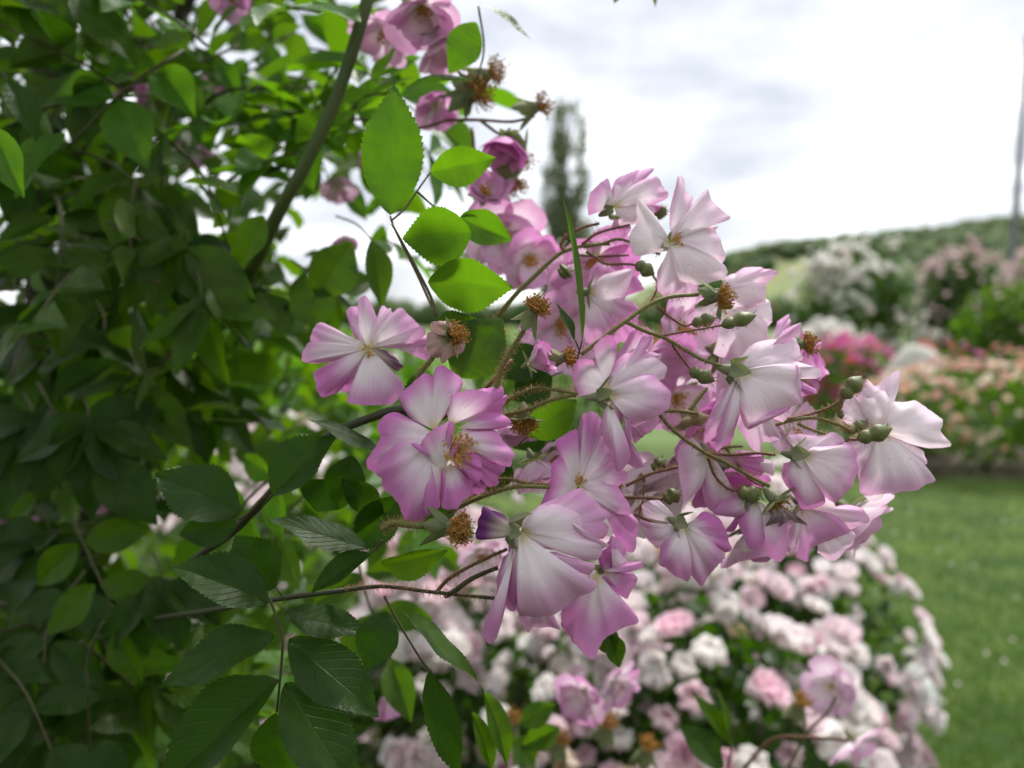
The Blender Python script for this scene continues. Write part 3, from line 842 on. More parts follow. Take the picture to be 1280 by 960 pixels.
hero('I', 0.312, (335, 440), [
    p([(292, 472), (200, 582), (150, 542), (105, 422), (230, 472)], -40, start=.4, deep=.6),
    p([(112, 402), (110, 332), (200, 302), (292, 392), (282, 442)], -50, start=.5, deep=.4),
    p([(382, 432), (470, 362), (562, 422), (622, 582), (560, 602), (482, 542)], -5, start=.15, deep=1.),
    p([(372, 472), (452, 450), (560, 602), (502, 702), (440, 782), (382, 722)], 25, start=.3, deep=.8),
    p([(545, 600), (590, 600), (575, 660), (520, 705), (500, 690)], -25, start=.5, deep=.4, b=(440, 520, -10)),
    p([(232, 502), (190, 642), (262, 702), (352, 752), (380, 702), (365, 560)], 45, start=.3, deep=.85, cup=.14),
], .8, .3, hip=((0, 0, 4), (.65, .35, .1), 110, 52), sep=5, splay=.42, seplen=.95,
    label='mauve flower hanging face down in the shade of the spray')
hero('I', 0.316, (745, 290), [
    p([(560, 400), (600, 380), (660, 420), (650, 500), (600, 500)], -60, start=-.4, deep=1., b=(680, 330, -30)),
    p([(640, 250), (560, 300), (520, 380), (640, 400), (720, 380), (720, 310)], -30, start=.2, deep=.8),
    p([(692, 332), (655, 432), (700, 562), (762, 568), (805, 482), (802, 342)], 20, start=.2, deep=.9),
    p([(802, 402), (778, 562), (880, 652), (946, 582), (942, 432), (860, 350)], -5, start=.25, deep=.8),
    p([(700, 580), (660, 590), (720, 620), (790, 600), (780, 570)], -60, start=.5, deep=.3, b=(740, 440, -40)),
], .85, .2, hip=((0, -6, 6), (.5, .6, .2), 100, 50), sep=5, splay=.42, seplen=.95,
    label='deep mauve flower under the forked stem at the bottom of the spray')
hero('I', 0.318, (470, 40), [
    p([(400, -60), (320, 0), (310, 102), (340, 302), (422, 252), (472, 182), (500, 60)], 0, start=.35, deep=.55, cup=.15, lr=-30),
    p([(480, 162), (460, 242), (502, 362), (602, 382), (682, 362), (640, 250), (560, 100)], -25, start=.35, deep=.75),
    p([(640, 60), (700, 20), (850, 60), (830, 160), (760, 190)], -90, start=-.2, deep=.9),
    p([(830, 130), (850, 80), (905, 100), (915, 185), (860, 180)], -100, start=.5, deep=.3, b=(760, 90, -70)),
], .7, .35, hip=((0, -14, -30), (.2, .7, .2), 60, 34), label='lilac flower with one long upright petal behind the forked stem')

# top of the spray
hero('J', 0.345, (215, 318), [
    p([(196, 242), (230, 152), (342, 100), (456, 84), (392, 150), (330, 172), (240, 222)], -20, start=.25, deep=.7),
    p([(200, 262), (205, 210), (260, 175), (330, 165), (300, 230), (245, 280)], 10, start=.8, deep=.3),
    p([(150, 332), (68, 362), (78, 242), (175, 155), (192, 202), (195, 272)], 20, start=.3, deep=.7),
    p([(300, 300), (440, 290), (520, 300), (500, 330), (400, 350)], -40, start=.2, deep=.8),
    p([(232, 272), (302, 192), (450, 150), (492, 202), (520, 265), (440, 302), (342, 302)], 30, start=.5, deep=.65, cup=.16),
    p([(250, 302), (342, 292), (440, 312), (430, 382), (332, 412), (250, 412)], 10, start=.6, deep=.4),
    p([(200, 380), (300, 370), (330, 420), (260, 500), (190, 460)], -80, start=-.2, deep=.8, b=(240, 330, -60)),
], .65, .4, hip=((-6, 4, 0), (.8, -.4, .2), 90, 44), sep=5, splay=.42, seplen=.95,
    label='mauve flower at the top of the spray seen against the sky')
hero('J', 0.335, (540, 520), [
    p([(545, 432), (545, 322), (588, 142), (610, 122), (636, 142), (642, 212), (682, 250), (642, 312), (572, 402)], -40, start=.4, deep=.5),
    p([(640, 410), (740, 385), (830, 410), (800, 440), (700, 440)], -60, start=.5, deep=.3),
    p([(545, 432), (602, 352), (702, 262), (760, 200), (785, 270), (860, 350), (887, 372), (870, 390), (782, 387), (680, 392), (582, 442)], 5, start=.5, deep=.4, chan=.2, ns=40),
    p([(562, 462), (642, 402), (782, 422), (832, 502), (850, 602), (822, 642), (742, 562), (642, 482)], -15, start=.55, deep=.4),
    p([(640, 480), (680, 500), (735, 530), (725, 560), (690, 550)], 5, start=-.2, deep=.9, b=(640, 500, 0), nv=7),
    p([(522, 592), (466, 682), (470, 792), (522, 822), (642, 792), (592, 722)], -20, start=.5, deep=.55),
    p([(502, 462), (440, 362), (346, 280), (326, 382), (330, 422), (285, 492), (330, 597), (430, 582), (530, 562)], 45, start=.72, deep=.4, cup=.10, curl=.08, ns=40),
    p([(545, 562), (582, 540), (682, 552), (845, 665), (822, 732), (702, 762), (582, 742), (530, 642)], 60, start=.68, deep=.42, cup=.20),
], .4, .55, hip=((-6, 10, -10), (.5, -.3, .7), 60, 36), stam=((545, 512, 8), (.85, -.15, .6), 26, 75, .55),
    label='white flower with flaring lavender tipped petals at the top of the spray')
hero('J', 0.345, (830, 800), [
    p([(880, 720), (962, 660), (1060, 665), (1152, 686), (1076, 762), (1000, 740)], 10, start=.4, deep=.55),
    p([(842, 722), (902, 692), (1000, 720), (1076, 762), (1072, 862), (1002, 892), (902, 900)], 25, start=.55, deep=.4, cup=.15),
    p([(960, 880), (1070, 820), (1135, 860), (1140, 960), (1080, 1060), (960, 1060)], -30, start=.7, deep=.25, b=(880, 900, -20)),
    p([(840, 960), (960, 900), (1100, 960), (1090, 1120), (940, 1190), (800, 1150)], -10, start=.6, deep=.3, b=(840, 900, -20)),
    p([(1180, 960), (1250, 920), (1245, 1000), (1170, 1040)], -50, start=.1, deep=.7, b=(1110, 1080, -40)),
    p([(760, 820), (690, 860), (640, 960), (700, 1020), (800, 960)], -60, start=.4, deep=.6),
], .4, .5, hip=((0, 0, -20), (.8, .1, .2), 60, 36), label='white flower behind the spent bloom on the longest stem')
hero('K', 0.352, (440, 300), [
    p([(690, 165), (762, 272), (700, 300), (640, 330), (592, 442)], -30, start=.1, deep=.9, b=(600, 300, -10)),
    p([(430, 382), (582, 432), (600, 500), (560, 582), (432, 590), (400, 482)], -10, start=.25, deep=.7),
    p([(560, 430), (680, 350), (720, 400), (700, 560), (600, 600)], -30, start=.2, deep=.75),
    p([(445, 262), (522, 202), (692, 165), (650, 302), (582, 442), (490, 412), (445, 342)], 25, start=.6, deep=.5, cup=.15),
    p([(440, 180), (500, 120), (600, 170), (560, 220), (470, 230)], -40, start=.1, deep=.8),
], .7, .4, hip=((-6, 0, 0), (.9, .1, .1), 70, 40), label='pale flower half hidden behind the narrow upright leaf')

# ------------------------------------------------------------------ half-hidden and softer flowers of the same rose
FILL = [  # px, py, depth, facing, size, petals, opening, deep, start
    (662, 455, .300, (.9, -.35, .35), 62, 9, .34, .85, .25, 'small half-open pink flower between two spent blooms'),
    (690, 565, .37, (.3, .5, .6), 95, 8, .8, .35, .5, None),
    (632, 525, .36, (.1, .8, .4), 80, 8, .6, .6, .3, None),
    (770, 600, .39, (.3, .4, .7), 100, 8, .9, .35, .5, None),
    (845, 495, .39, (.3, .4, .7), 100, 8, .9, .6, .3, None),
    (600, 690, .55, (.2, .5, .7), 70, 8, .9, .4, .4, None),
    (700, 405, .40, (.2, .3, .8), 110, 8, .8, .6, .35, None),
    (800, 455, .37, (.5, .4, .6), 120, 8, .8, .7, .25, None),
    (865, 530, .36, (.4, .5, .6), 105, 8, .8, .85, .2, None),
    (905, 440, .37, (.6, .2, .5), 130, 8, .8, .55, .45, None),
    (850, 410, .385, (.5, .1, .6), 110, 8, .9, .6, .3, None),
    (800, 620, .36, (.3, .4, .6), 120, 8, .9, .3, .6, None),
    (835, 590, .37, (.3, .6, .5), 115, 8, .9, .25, .6, None),
    (905, 590, .345, (.2, .7, .4), 100, 8, .8, .9, .1, None),
    (985, 545, .355, (.5, -.1, .5), 100, 8, .9, .5, .4, None),
    (1000, 455, .37, (.7, -.2, .3), 80, 8, .9, .8, .1, None),
    (940, 660, .345, (.4, .9, .1), 120, 8, .7, .8, .25, None),
    (1060, 640, .36, (.6, .6, .2), 110, 8, .7, .5, .4, None),
    (665, 575, .325, (.3, .9, .3), 80, 6, .45, .55, .3, 'faded flower drooping behind the widest open one'),
    (740, 325, .40, (.1, .5, .6), 100, 8, .8, .8, .2, None),
    (720, 360, .42, (.3, .1, .8), 100, 8, .8, .55, .35, None),
    (628, 292, .46, (.1, .4, .7), 105, 9, .8, .6, .3, None),
    (660, 322, .44, (.4, .4, .6), 84, 8, .9, .7, .25, None),
    (607, 243, .44, (.2, -.3, .8), 75, 8, .6, .75, .15, None),
    (634, 172, .43, (-.2, .8, .3), 74, 9, .42, .85, .0, 'rosy half-closed bloom hanging against the sky by the poplar'),
    (528, 8, .44, (.1, .8, .35), 100, 9, .6, .6, .3, None),
    (548, 48, .45, (.3, .9, .2), 84, 8, .5, .55, .3, None),
    (484, 38, .47, (-.3, .8, .3), 84, 8, .8, .55, .3, None),
    (545, 130, .47, (.1, .5, .6), 62, 7, .5, .7, .2, None),
    (422, 232, .60, (.1, .7, .3), 48, 8, .9, .6, .3, None),
    (290, -4, .55, (.1, .5, .8), 58, 8, .8, .8, .1, None),
    (430, 300, .62, (.2, .8, .4), 36, 7, .8, .7, .2, None),
    (468, 200, .55, (.2, .4, .8), 45, 7, .6, .9, .0, None),
    (728, 868, .60, (-.5, .2, .7), 70, 9, .85, .7, .35, 'blurred mauve flower among the pale blooms below the spray'),
    (768, 855, .58, (.6, .3, .6), 66, 8, .85, .7, .35, None),
    (1040, 858, .62, (-.6, -.1, .6), 74, 9, .85, .5, .45, 'blurred mauve flower low by the edge of the lawn'),
    (1066, 925, .62, (.4, .6, .5), 72, 9, .85, .55, .4, None),
    (488, 868, .60, (.4, .4, .5), 58, 8, .9, .8, .2, None),
    (135, 612, .75, (.3, .5, .8), 66, 8, .8, .75, .2, None),
    (140, 660, .80, (.3, .5, .8), 60, 8, .8, .75, .2, None),
    (22, 655, .75, (.3, .5, .8), 50, 8, .8, .7, .2, None),
    (60, 45, .8, (.3, .5, .8), 45, 8, .8, .8, .2, None),
    (190, 118, .8, (.1, .5, .8), 40, 7, .8, .8, .2, None),
    (268, 112, .75, (.1, .5, .8), 40, 7, .8, .8, .2, None),
    (245, 190, .75, (.1, .5, .8), 45, 7, .8, .8, .2, None),
    (150, 100, .8, (.1, .5, .8), 40, 7, .8, .9, .0, None),
]
for q in FILL:
    soft = q[2] > .335
    generic_flower(q[0], q[1], q[2], q[3], q[4], q[5], q[6], q[7], q[8], label=q[9], nv=6 if soft else 10, ns=13 if soft else 24, stam=q[2] < .6 and q[6] > .5)

# spent blooms
def withered(fl, px, py, d, reg, polys, mat=M_BROWNPETAL):
    W = T(at(px, py, d))
    for pts, z in polys:
        q = np.array([((x / ZOOM + REG[reg][0]) - px, (y / ZOOM + REG[reg][1]) - py) for x, y in pts])
        out = np.column_stack([q, np.full(len(q), z / ZOOM)])
        v, f, a = petal_surface((0, 0, -2), out, .15, -.2, .16, 0, next_seed(), 9, 24)
        o = link('petal', mesh('petal', local(v, d), f, mat, a), fl, W)
        o.color = (.6, .2, 0, 1)
s1 = spent(564, 421, .300, (1, -.25, .35), 38, 3, 150, 1.0, False, label='spent bloom with papery brown petals clinging above the widest open flower')
withered(s1, 564, 421, .300, 'A', [([(830, 330), (812, 262), (850, 238), (935, 250), (940, 300)], 30), ([(900, 440), (830, 440), (800, 380), (810, 300), (900, 330)], 50), ([(1010, 330), (1000, 400), (930, 440), (880, 480), (860, 400)], 40)])
spent(668, 389, .296, (.55, -.8, .35), 38, 4, 160, 1.55, True, label='spent bloom with a ragged brown brush standing on a bristly stalk')
spent(566, 660, .286, (1, .12, .35), 46, 5, 190, 1.5, True, label='spent bloom pointing at the withered purple petal')
spent(898, 371, .312, (1, .12, .25), 36, 6, 130, 1.5, True, label='spent bloom at the end of the longest stem')
spent(655, 524, .31, (.05, 1, .2), 40, 7, 120, 1.0, False)
spent(1004, 430, .345, (.9, -.1, .1), 34, 8, 90, 1.2, True)
s7 = spent(968, 625, .312, (.6, .75, .25), 34, 9, 60, 1.7, False, label='spent bloom with dark shrivelled petals under the spray')
withered(s7, 968, 625, .312, 'I', [([(840, 400), (805, 435), (880, 420)], 40), ([(900, 390), (880, 435), (950, 400)], 45), ([(980, 390), (1040, 435), (960, 420)], 40)], M_PURPLE)
spent(706, 447, .303, (1, -.1, .25), 30, 10, 70, 1.6, True)
for q, (x, y, ax, sz) in enumerate([(612, 92, (.8, -.3, .2), 42), (598, 118, (.6, .2, .3), 44), (672, 133, (.9, -.3, .1), 36), (650, 196, (.3, .9, .2), 40), (642, 228, (.4, .9, .2), 36), (588, 110, (.5, -.5, .4), 40)]):
    spent(x, y, .44, ax, sz, 20 + q, 50, 1.6, True)
for q, (x, y) in enumerate([(700, 925), (660, 940), (1000, 880), (760, 905), (810, 935), (640, 900)]):
    spent(x, y, .6, (.2, -.8, .3), 32, 30 + q, 40, 1.6, True)

# buds
bud(902, 407, 945, 394, .303, 19, 4)
bud(865, 405, 896, 397, .325, 18, -4, seed=5)
bud(862, 463, 893, 477, .305, 20, 4, seed=6)
bud(1053, 497, 1077, 470, .318, 23, 0, seed=7, spikes=6)
bud(1072, 549, 1113, 535, .312, 23, 6, seed=8)
bud(1058, 539, 1086, 529, .322, 17, 0, seed=9)
bud(1050, 512, 1052, 524, .318, 9, 0, seed=10)
bud(816, 588, 831, 573, .335, 18, 0, seed=11)
bud(830, 626, 850, 614, .325, 21, 0, seed=12)
bud(795, 329, 818, 344, .335, 19, 0, seed=13)
bud(922, 615, 952, 620, .314, 23, 4, seed=14)
bud(818, 262, 834, 268, .35, 20, 0, seed=15)
bud(850, 530, 888, 520, .322, 17, 0, M_BROWNPETAL, seed=16)
bud(700, 345, 712, 335, .36, 22, 0, seed=17)

# flower stalks
stem([(395, 655, .302), (520, 560, .301), (650, 465, .301), (780, 372, .303), (900, 325, .306), (1060, 312, .311)], 5.2, reg='K', taper=.95)
stem([(650, 468, .301), (760, 520, .301), (860, 555, .302), (960, 610, .303), (1080, 680, .303), (1200, 722, .302)], 5.0, reg='K', taper=.85)
stem([(850, 548, .302), (1000, 522, .303), (1200, 488, .303)], 3.0, reg='K', mat=M_STEMRED)
stem([(915, 600, .303), (980, 690, .305), (1030, 755, .305)], 3.0, reg='K', mat=M_STEMRED)
stem([(830, 380, .318), (900, 440, .323), (980, 490, .325), (1030, 480, .325)], 3.0, reg='K', mat=M_STEMRED)
stem([(-180, 560, .36), (0, 335, .352), (110, 225, .35), (230, 112, .348), (300, 65, .347), (420, 30, .346), (560, 22, .345)], 7.0, reg='K', taper=.55, hair=.6)
stem([(300, 62, .347), (280, 30, .347), (310, -20, .346), (400, -70, .346), (500, -95, .345)], 4.4, reg='K', hair=.7, mat=M_STEMRED)
stem([(35, 528, .346), (130, 462, .342), (310, 415, .34)], 3.6, reg='J', hair=1.0, mat=M_STEMRED)
stem([(40, 542, .346), (150, 526, .342), (260, 500, .34), (480, 585, .335)], 4.0, reg='J')
stem([(60, 570, .346), (110, 600, .344), (170, 640, .34), (290, 640, .336), (345, 648, .335)], 3.6, reg='J', mat=M_STEMRED)
stem([(20, 590, .35), (150, 596, .35), (300, 590, .345)], 3.2, reg='J', mat=M_STEMRED)
stem([(430, 690, .336), (465, 760, .34), (430, 850, .345), (380, 900, .35)], 2.6, reg='J', mat=M_STEMRED)
stem([(621, 485, .30), (626, 462, .299), (634, 446, .298), (648, 424, .297), (657, 409, .296)], 6.6, hair=1.5)
stem([(521, 472, .303), (530, 460, .302), (541, 447, .301), (550, 434, .300)], 7.0, hair=1.3)
stem([(600, 520, .312), (660, 488, .305), (690, 487, .30), (722, 492, .297)], 5.0, hair=1.4)
stem([(610, 524, .314), (660, 512, .306), (690, 500, .300), (720, 494, .298)], 4.8, hair=1.4)
stem([(540, 530, .32), (580, 505, .315), (605, 487, .312), (622, 470, .31), (640, 450, .312)], 6.0, hair=.9, mat=M_STEMRED)
stem([(560, 640, .31), (600, 622, .305), (637, 610, .303), (660, 608, .303), (700, 610, .303)], 6.0, hair=1.5)
stem([(575, 632, .312), (622, 600, .308), (660, 604, .306), (690, 606, .305)], 4.6, hair=1.2)
stem([(-112, 598, .303), (-60, 535, .301), (0, 492, .298), (120, 427, .294), (290, 350, .289)], 5.0, reg='E', hair=1.0, mat=M_STEMRED)
stem([(-60, 616, .300), (-10, 590, .298), (30, 560, .297), (80, 525, .296), (150, 490, .295), (240, 455, .295)], 7.0, reg='E', hair=1.0, mat=M_CANE)
stem([(430, 738, .306), (480, 733, .304), (540, 740, .30), (600, 746, .298), (660, 752, .296)], 5.2, hair=1.6, mat=M_CANE)
stem([(478, 662, .288), (490, 654, .287), (515, 656, .286), (545, 658, .286)], 9.5, hair=2.2, taper=1.0)
stem([(750, 535, .306), (830, 630, .306), (1000, 752, .308), (1140, 820, .31), (1290, 905, .312), (1380, 950, .312)], 5.0, reg='C', taper=.85)
stem([(480, 60, .311), (520, 160, .312), (590, 230, .313), (660, 250, .314)], 4.0, reg='I', mat=M_STEMRED)
stem([(580, 0, .32), (640, 80, .318), (720, 180, .316), (800, 220, .313)], 3.2, reg='I', mat=M_STEMRED)
stem([(770, 518, .306), (860, 520, .312), (970, 535, .32)], 5.5, reg='C')
stem([(560, 948, .325), (700, 880, .326), (860, 840, .326)], 4.2, reg='C', mat=M_STEMRED)
stem([(-20, 282, .325), (120, 285, .325), (240, 292, .325)], 4.4, reg='I', mat=M_STEMRED)
stem([(60, 380, .32), (120, 405, .318), (200, 440, .315), (290, 478, .313)], 4.0, reg='I', mat=M_STEMRED)
stem([(115, 210, .32), (110, 280, .32), (95, 350, .32), (80, 390, .32)], 2.2, reg='I', mat=M_STEMRED, hair=.3)
stem([(560, 700, .32), (680, 665, .319), (800, 650, .318), (900, 672, .318), (1040, 728, .318)], 5.0, reg='G')
stem([(660, 660, .319), (780, 632, .319), (900, 590, .318), (985, 535, .318)], 4.2, reg='G', mat=M_STEMRED)
stem([(720, 685, .319), (790, 715, .322), (880, 745, .324)], 3.6, reg='G')
stem([(200, 855, .312), (350, 862, .313), (480, 852, .312), (590, 862, .312)], 4.2, reg='G', mat=M_STEMRED)
stem([(200, 860, .313), (290, 822, .316), (400, 812, .319)], 4.0, reg='G')
stem([(1010, 770, .314), (1050, 775, .313), (1075, 768, .312)], 4.4, reg='G', mat=M_STEMRED)
stem([(965, 580, .318), (950, 620, .318), (960, 640, .318)], 2.4, reg='G', mat=M_STEMRED)
stem([(100, 610, .32), (150, 540, .322), (200, 480, .324)], 6.0, reg='G', hair=.4)
for q in ([(560, 150, .46), (600, 150, .45), (640, 152, .44), (668, 145, .44)], [(540, 120, .47), (570, 118, .45), (600, 105, .44)], [(470, 150, .5), (520, 160, .47), (560, 150, .46)], [(380, 160, .5), (430, 150, .5), (470, 150, .5)], [(600, 150, .45), (620, 165, .44), (632, 170, .43)], [(590, 160, .46), (600, 220, .45), (640, 222, .44)]):
    stem(q, 4.5, hair=0, mat=M_STEMRED)
stem([(985, 960, .6), (1010, 915, .58), (1035, 890, .56), (1045, 870, .55)], 4.0, hair=0)
stem([(930, 960, .62), (965, 925, .6), (1010, 922, .56), (1060, 925, .54)], 5.0, hair=0, mat=M_STEMRED)

# ------------------------------------------------------------------ the leaves that can be told apart
R2 = (200, 660, 3.2)
def z2(l):
    return [((R2[0] + a[0] / R2[2]), (R2[1] + a[1] / R2[2]), (R2[0] + a[2] / R2[2]), (R2[1] + a[3] / R2[2]), a[4] / R2[2], *a[5:]) for a in l]
hero_leaf(z2([(435, 300, 75, 110, 215, 20, (.05, .75, .65)), (455, 425, 30, 585, 215, 30, (0, .8, .6)), (475, 605, 40, 985, 290, 40, (-.1, .7, .7)),
              (500, 620, 815, 1010, 255, 40, (.1, .75, .65)), (515, 445, 895, 712, 230, 30, (-.25, .8, .5)), (495, 340, 840, 420, 160, 0, (-.1, .8, .5)),
              (462, 740, 500, 1030, 215, 0, (-.2, .6, .7))]), .300, 'dark',
          [(337, 748, .306), (345, 770, .303), (353, 800, .301), (350, 850, .30), (346, 890, .30)], 4.2, 'dark glossy compound leaf at the foot of the spray')
hero_leaf(z2([(1080, 570, 1205, 985, 155, 20, (-.5, .5, .7)), (905, 330, 838, 552, 165, 20, (.2, .6, .7)), (975, 340, 1275, 620, 190, -10, (.6, .75, .1), 'mid')]), .296, 'dark',
          [(480, 745, .302), (505, 790, .300), (530, 830, .298), (540, 840, .298)], 3.2)
hero_leaf([(460, 686, 338, 645, 47, 10, (-.1, .85, .5)), (464, 692, 390, 738, 36, 10, (.3, .8, .5)), (475, 705, 560, 690, 46, 0, (0, -.5, .8), 'mid')], .293, 'dark', [(478, 675, .29), (470, 686, .292), (464, 690, .293)], 4.0)
hero_leaf([(345, 735, 288, 672, 72, -10, (.2, -.3, .9))], .31, 'dark')
hero_leaf([(300, 642, 197, 588, 74, 10, (0, .55, .8)), (298, 655, 222, 668, 44, 0, (0, .2, .9))], .335, 'dark', [(330, 620, .335), (312, 640, .335), (298, 650, .335)], 4)
hero_leaf([(340, 618, 418, 545, 74, 0, (-.3, .5, .8)), (412, 600, 395, 640, 60, 0, (.2, .5, .8))], .325, 'dark')
hero_leaf([(475, 565, 390, 522, 34, 12, (.1, .9, .4)), (440, 570, 420, 640, 50, -10, (.2, .4, .8))], .315, 'dark')
hero_leaf([(480, 640, 425, 600, 44, 0, (.1, -.5, .8)), (500, 620, 440, 690, 50, 0, (.3, .3, .8))], .31, 'dark')
hero_leaf([(488, 269, 495, 108, 74, 12, (.15, -.3, .95), 'young'), (590, 290, 502, 300, 74, 0, (0, -.4, .9), 'young'), (535, 352, 641, 362, 68, 10, (0, -.4, .9), 'young')], .325, 'young',
          [(545, 395, .32), (538, 370, .322), (515, 325, .325), (490, 280, .325)], 4, 'bright green backlit compound leaf above the spent blooms')
hero_leaf([(538, 215, 620, 200, 48, 6, (0, -.4, .9)), (575, 272, 640, 300, 42, 0, (.2, -.2, .9))], .345, 'young', [(489, 276, .33), (505, 262, .335), (522, 238, .34), (538, 215, .345)], 3)
hero_leaf([(575, 272, 600, 262, 8, 0)], .345, 'young', [(522, 240, .34), (548, 262, .343), (575, 272, .345)], 3)
hero_leaf([(568, 470, 628, 395, 78, -8, (-.2, -.2, .9)), (545, 430, 600, 400, 60, -10, (0, -.3, .9))], .325, 'mid')
hero_leaf([(728, 425, 709, 246, 24, 6, (.90, .05, .42))], .297, 'mid', [(722, 448, .30), (725, 436, .298), (728, 425, .297)], 2.6, 'narrow upright leaf seen almost edge on')
hero_leaf([(719, 425, 697, 378, 17, 0, (.7, .2, .6))], .30, 'dark')
hero_leaf([(595, 28, 562, 92, 44, 0, (.2, -.4, .9), 'young'), (600, 2, 666, 47, 22, 0, (.1, .7, .5), 'mid'), (588, 100, 502, 102, 30, 0, (0, .8, .4), 'dark')], .40, 'mid', [(598, 8, .4), (605, 60, .4), (596, 100, .4)], 3)
hero_leaf([(660, 545, 722, 500, 52, 0, (.1, -.3, .9))], .325, 'young')
hero_leaf([(690, 470, 640, 500, 50, 0, (.1, .4, .8)), (680, 440, 620, 470, 52, 0, (.1, .4, .8)), (700, 520, 640, 560, 56, 0, (.2, .3, .8))], .37, 'dark')
hero_leaf([(560, 480, 500, 520, 60, 0, (.1, .4, .8)), (620, 560, 600, 620, 60, 0, (.2, .3, .8)), (560, 600, 520, 660, 60, 0, (.2, .3, .8))], .36, 'dark')
hero_leaf([(760, 790, 775, 835, 26, 0, (.2, .2, .9)), (745, 780, 770, 820, 30, 0, (.2, .2, .9))], .33, 'mid')
hero_leaf([(605, 865, 640, 960, 34, 0, (.6, .2, .6)), (590, 890, 620, 970, 26, 0, (.6, .2, .6))], .36, 'mid')
hero_leaf([(915, 930, 868, 865, 24, 0, (.4, .4, .6)), (912, 930, 900, 860, 22, 0, (.8, .2, .4)), (905, 960, 850, 905, 40, 0, (.2, .5, .6), 'dark')], .5, 'mid', [(905, 975, .5), (912, 950, .5), (914, 930, .5)], 3)
hero_leaf([(650, 905, 695, 880, 30, 0, (.2, .5, .6)), (640, 925, 672, 955, 40, 0, (.2, .5, .6)), (700, 910, 650, 935, 30)], .5, 'mid')
hero_leaf([(806, -22, 822, 6, 16, 0, (.3, .5, .7)), (775, -20, 768, 4, 14, 0, (.3, .5, .7))], .42, 'mid', [(790, -60, .42), (800, -40, .42), (806, -22, .42)], 3)
# softer leaves towards the top corner
hero_leaf([(48, -6, 97, 82, 66, 20, (-.1, .6, .8), 'mid'), (88, -14, 184, 93, 54, 20, (.1, .75, .6), 'mid'), (8, -10, 24, 62, 50, 10, (-.2, .6, .8), 'mid')], .48, 'mid', [(60, -40, .48), (50, -20, .48), (30, -20, .48)], 4)
hero_leaf([(-10, 160, 34, 248, 44, 10, (-.1, .6, .8), 'young')], .37, 'mid')
hero_leaf([(95, 188, 118, 95, 42, 0, (-.1, .3, .9)), (92, 190, 28, 185, 40, 0, (0, .8, .5)), (155, 220, 85, 262, 52, 10, (-.2, .6, .7)), (168, 228, 150, 322, 56, 10, (-.2, .6, .8), 'mid'),
           (186, 258, 222, 363, 62, 12, (.2, .5, .8), 'mid'), (170, 215, 215, 200, 60, 0, (.1, .8, .5)), (178, 235, 250, 300, 58, 0, (.2, .6, .7))], .52, 'mid', [(92, 188, .53), (130, 200, .525), (160, 222, .52), (185, 255, .52)], 4)
hero_leaf([(298, 245, 228, 218, 44, 0, (0, .9, .3)), (330, 270, 300, 330, 40, 0, (.2, .5, .8))], .43, 'mid')
hero_leaf([(10, 100, 48, 172, 36, 0, (.4, .5, .7))], .42, 'dark')
hero_leaf([(465, 300, 478, 385, 34, 0, (.4, .1, .8))], .42, 'mid', [(420, 270, .50), (445, 280, .46), (465, 300, .42)], 3)
hero_leaf([(395, 370, 440, 300, 60, -8, (.2, -.3, .9)), (400, 410, 380, 345, 56, 0, (.2, -.2, .9))], .45, 'mid')
rr = random.Random(5)
for q in [(225, 330), (160, 400), (250, 400), (130, 445), (215, 470), (170, 505), (70, 470), (40, 560), (110, 560), (60, 700), (120, 740), (60, 800), (130, 850), (200, 760), (190, 890), (90, 900), (30, 900), (240, 520)]:
    lf = []
    x, y = q
    an0 = rr.uniform(.9, 2.2)
    for k, da in enumerate((-1.1, -.5, 0, .55, 1.15)):
        an = an0 + da
        l = rr.uniform(88, 124)
        bx, by = x + rr.uniform(-12, 12), y - 30 + rr.uniform(-12, 12)
        lf.append((bx, by, bx + math.cos(an) * l, by + math.sin(an) * l, rr.uniform(44, 56), rr.uniform(-10, 25), (rr.uniform(-.4, .4), rr.uniform(.3, .9), .7)))
    dq = rr.uniform(.45, .62)
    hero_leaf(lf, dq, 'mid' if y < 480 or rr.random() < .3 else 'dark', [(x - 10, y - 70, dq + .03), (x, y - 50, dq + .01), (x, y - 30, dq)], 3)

# ------------------------------------------------------------------ canes
def cane(pts, w, mat=M_CANE, name='cane', hair=0.0, taper=.8):
    return stem(pts, w, name, mat, hair, taper, 10)
cane([(468, -30, .43), (455, 15, .43), (425, 110, .435), (385, 200, .44), (350, 262, .45), (318, 330, .48), (285, 392, .56)], 16, M_CANEGREEN, taper=1.0)
cane([(285, 392, .56), (250, 450, .58), (222, 520, .60), (190, 575, .62), (150, 632, .66), (110, 665, .7), (80, 690, .75)], 15, M_CANEGREEN, taper=1.1)
cane([(420, 365, .5), (380, 378, .5), (330, 392, .53), (290, 415, .56)], 7)
cane([(545, 512, .318), (500, 512, .322), (470, 520, .33), (420, 540, .335), (380, 570, .34), (330, 625, .35), (290, 665, .36), (255, 690, .37), (230, 710, .40)], 12, M_CANE)
cane([(-20, 752, .60), (40, 760, .58), (130, 776, .52), (230, 768, .42), (337, 750, .33), (430, 738, .306)], 8, M_CANE, taper=.8)
cane([(130, 776, .41), (118, 800, .41), (108, 830, .41), (110, 870, .41), (112, 940, .42)], 4, M_CANE)
cane([(305, 228, .53), (340, 212, .52), (380, 200, .52)], 7)
cane([(545, 395, .32), (520, 340, .325), (495, 290, .33), (488, 270, .33)], 3.4, M_STEMRED)
def old_cane(a, b, r, bend):
    P = catmull([a, (np.array(a) + np.array(b)) / 2 + np.array(bend), b], 16)
    W = T(Vector(P[0]))
    v, f = tube(P - P[0], np.linspace(r, r * .7, 16) * np.array([1 + .12 * n1(i * .8, 3) for i in range(16)]), 10)
    return link('cane', mesh('cane', v, f, M_OLD), ROSE, W)
rb = np.array(ROSE_BASE)
top = lambda x, y, d: np.array(at(x, y, d))
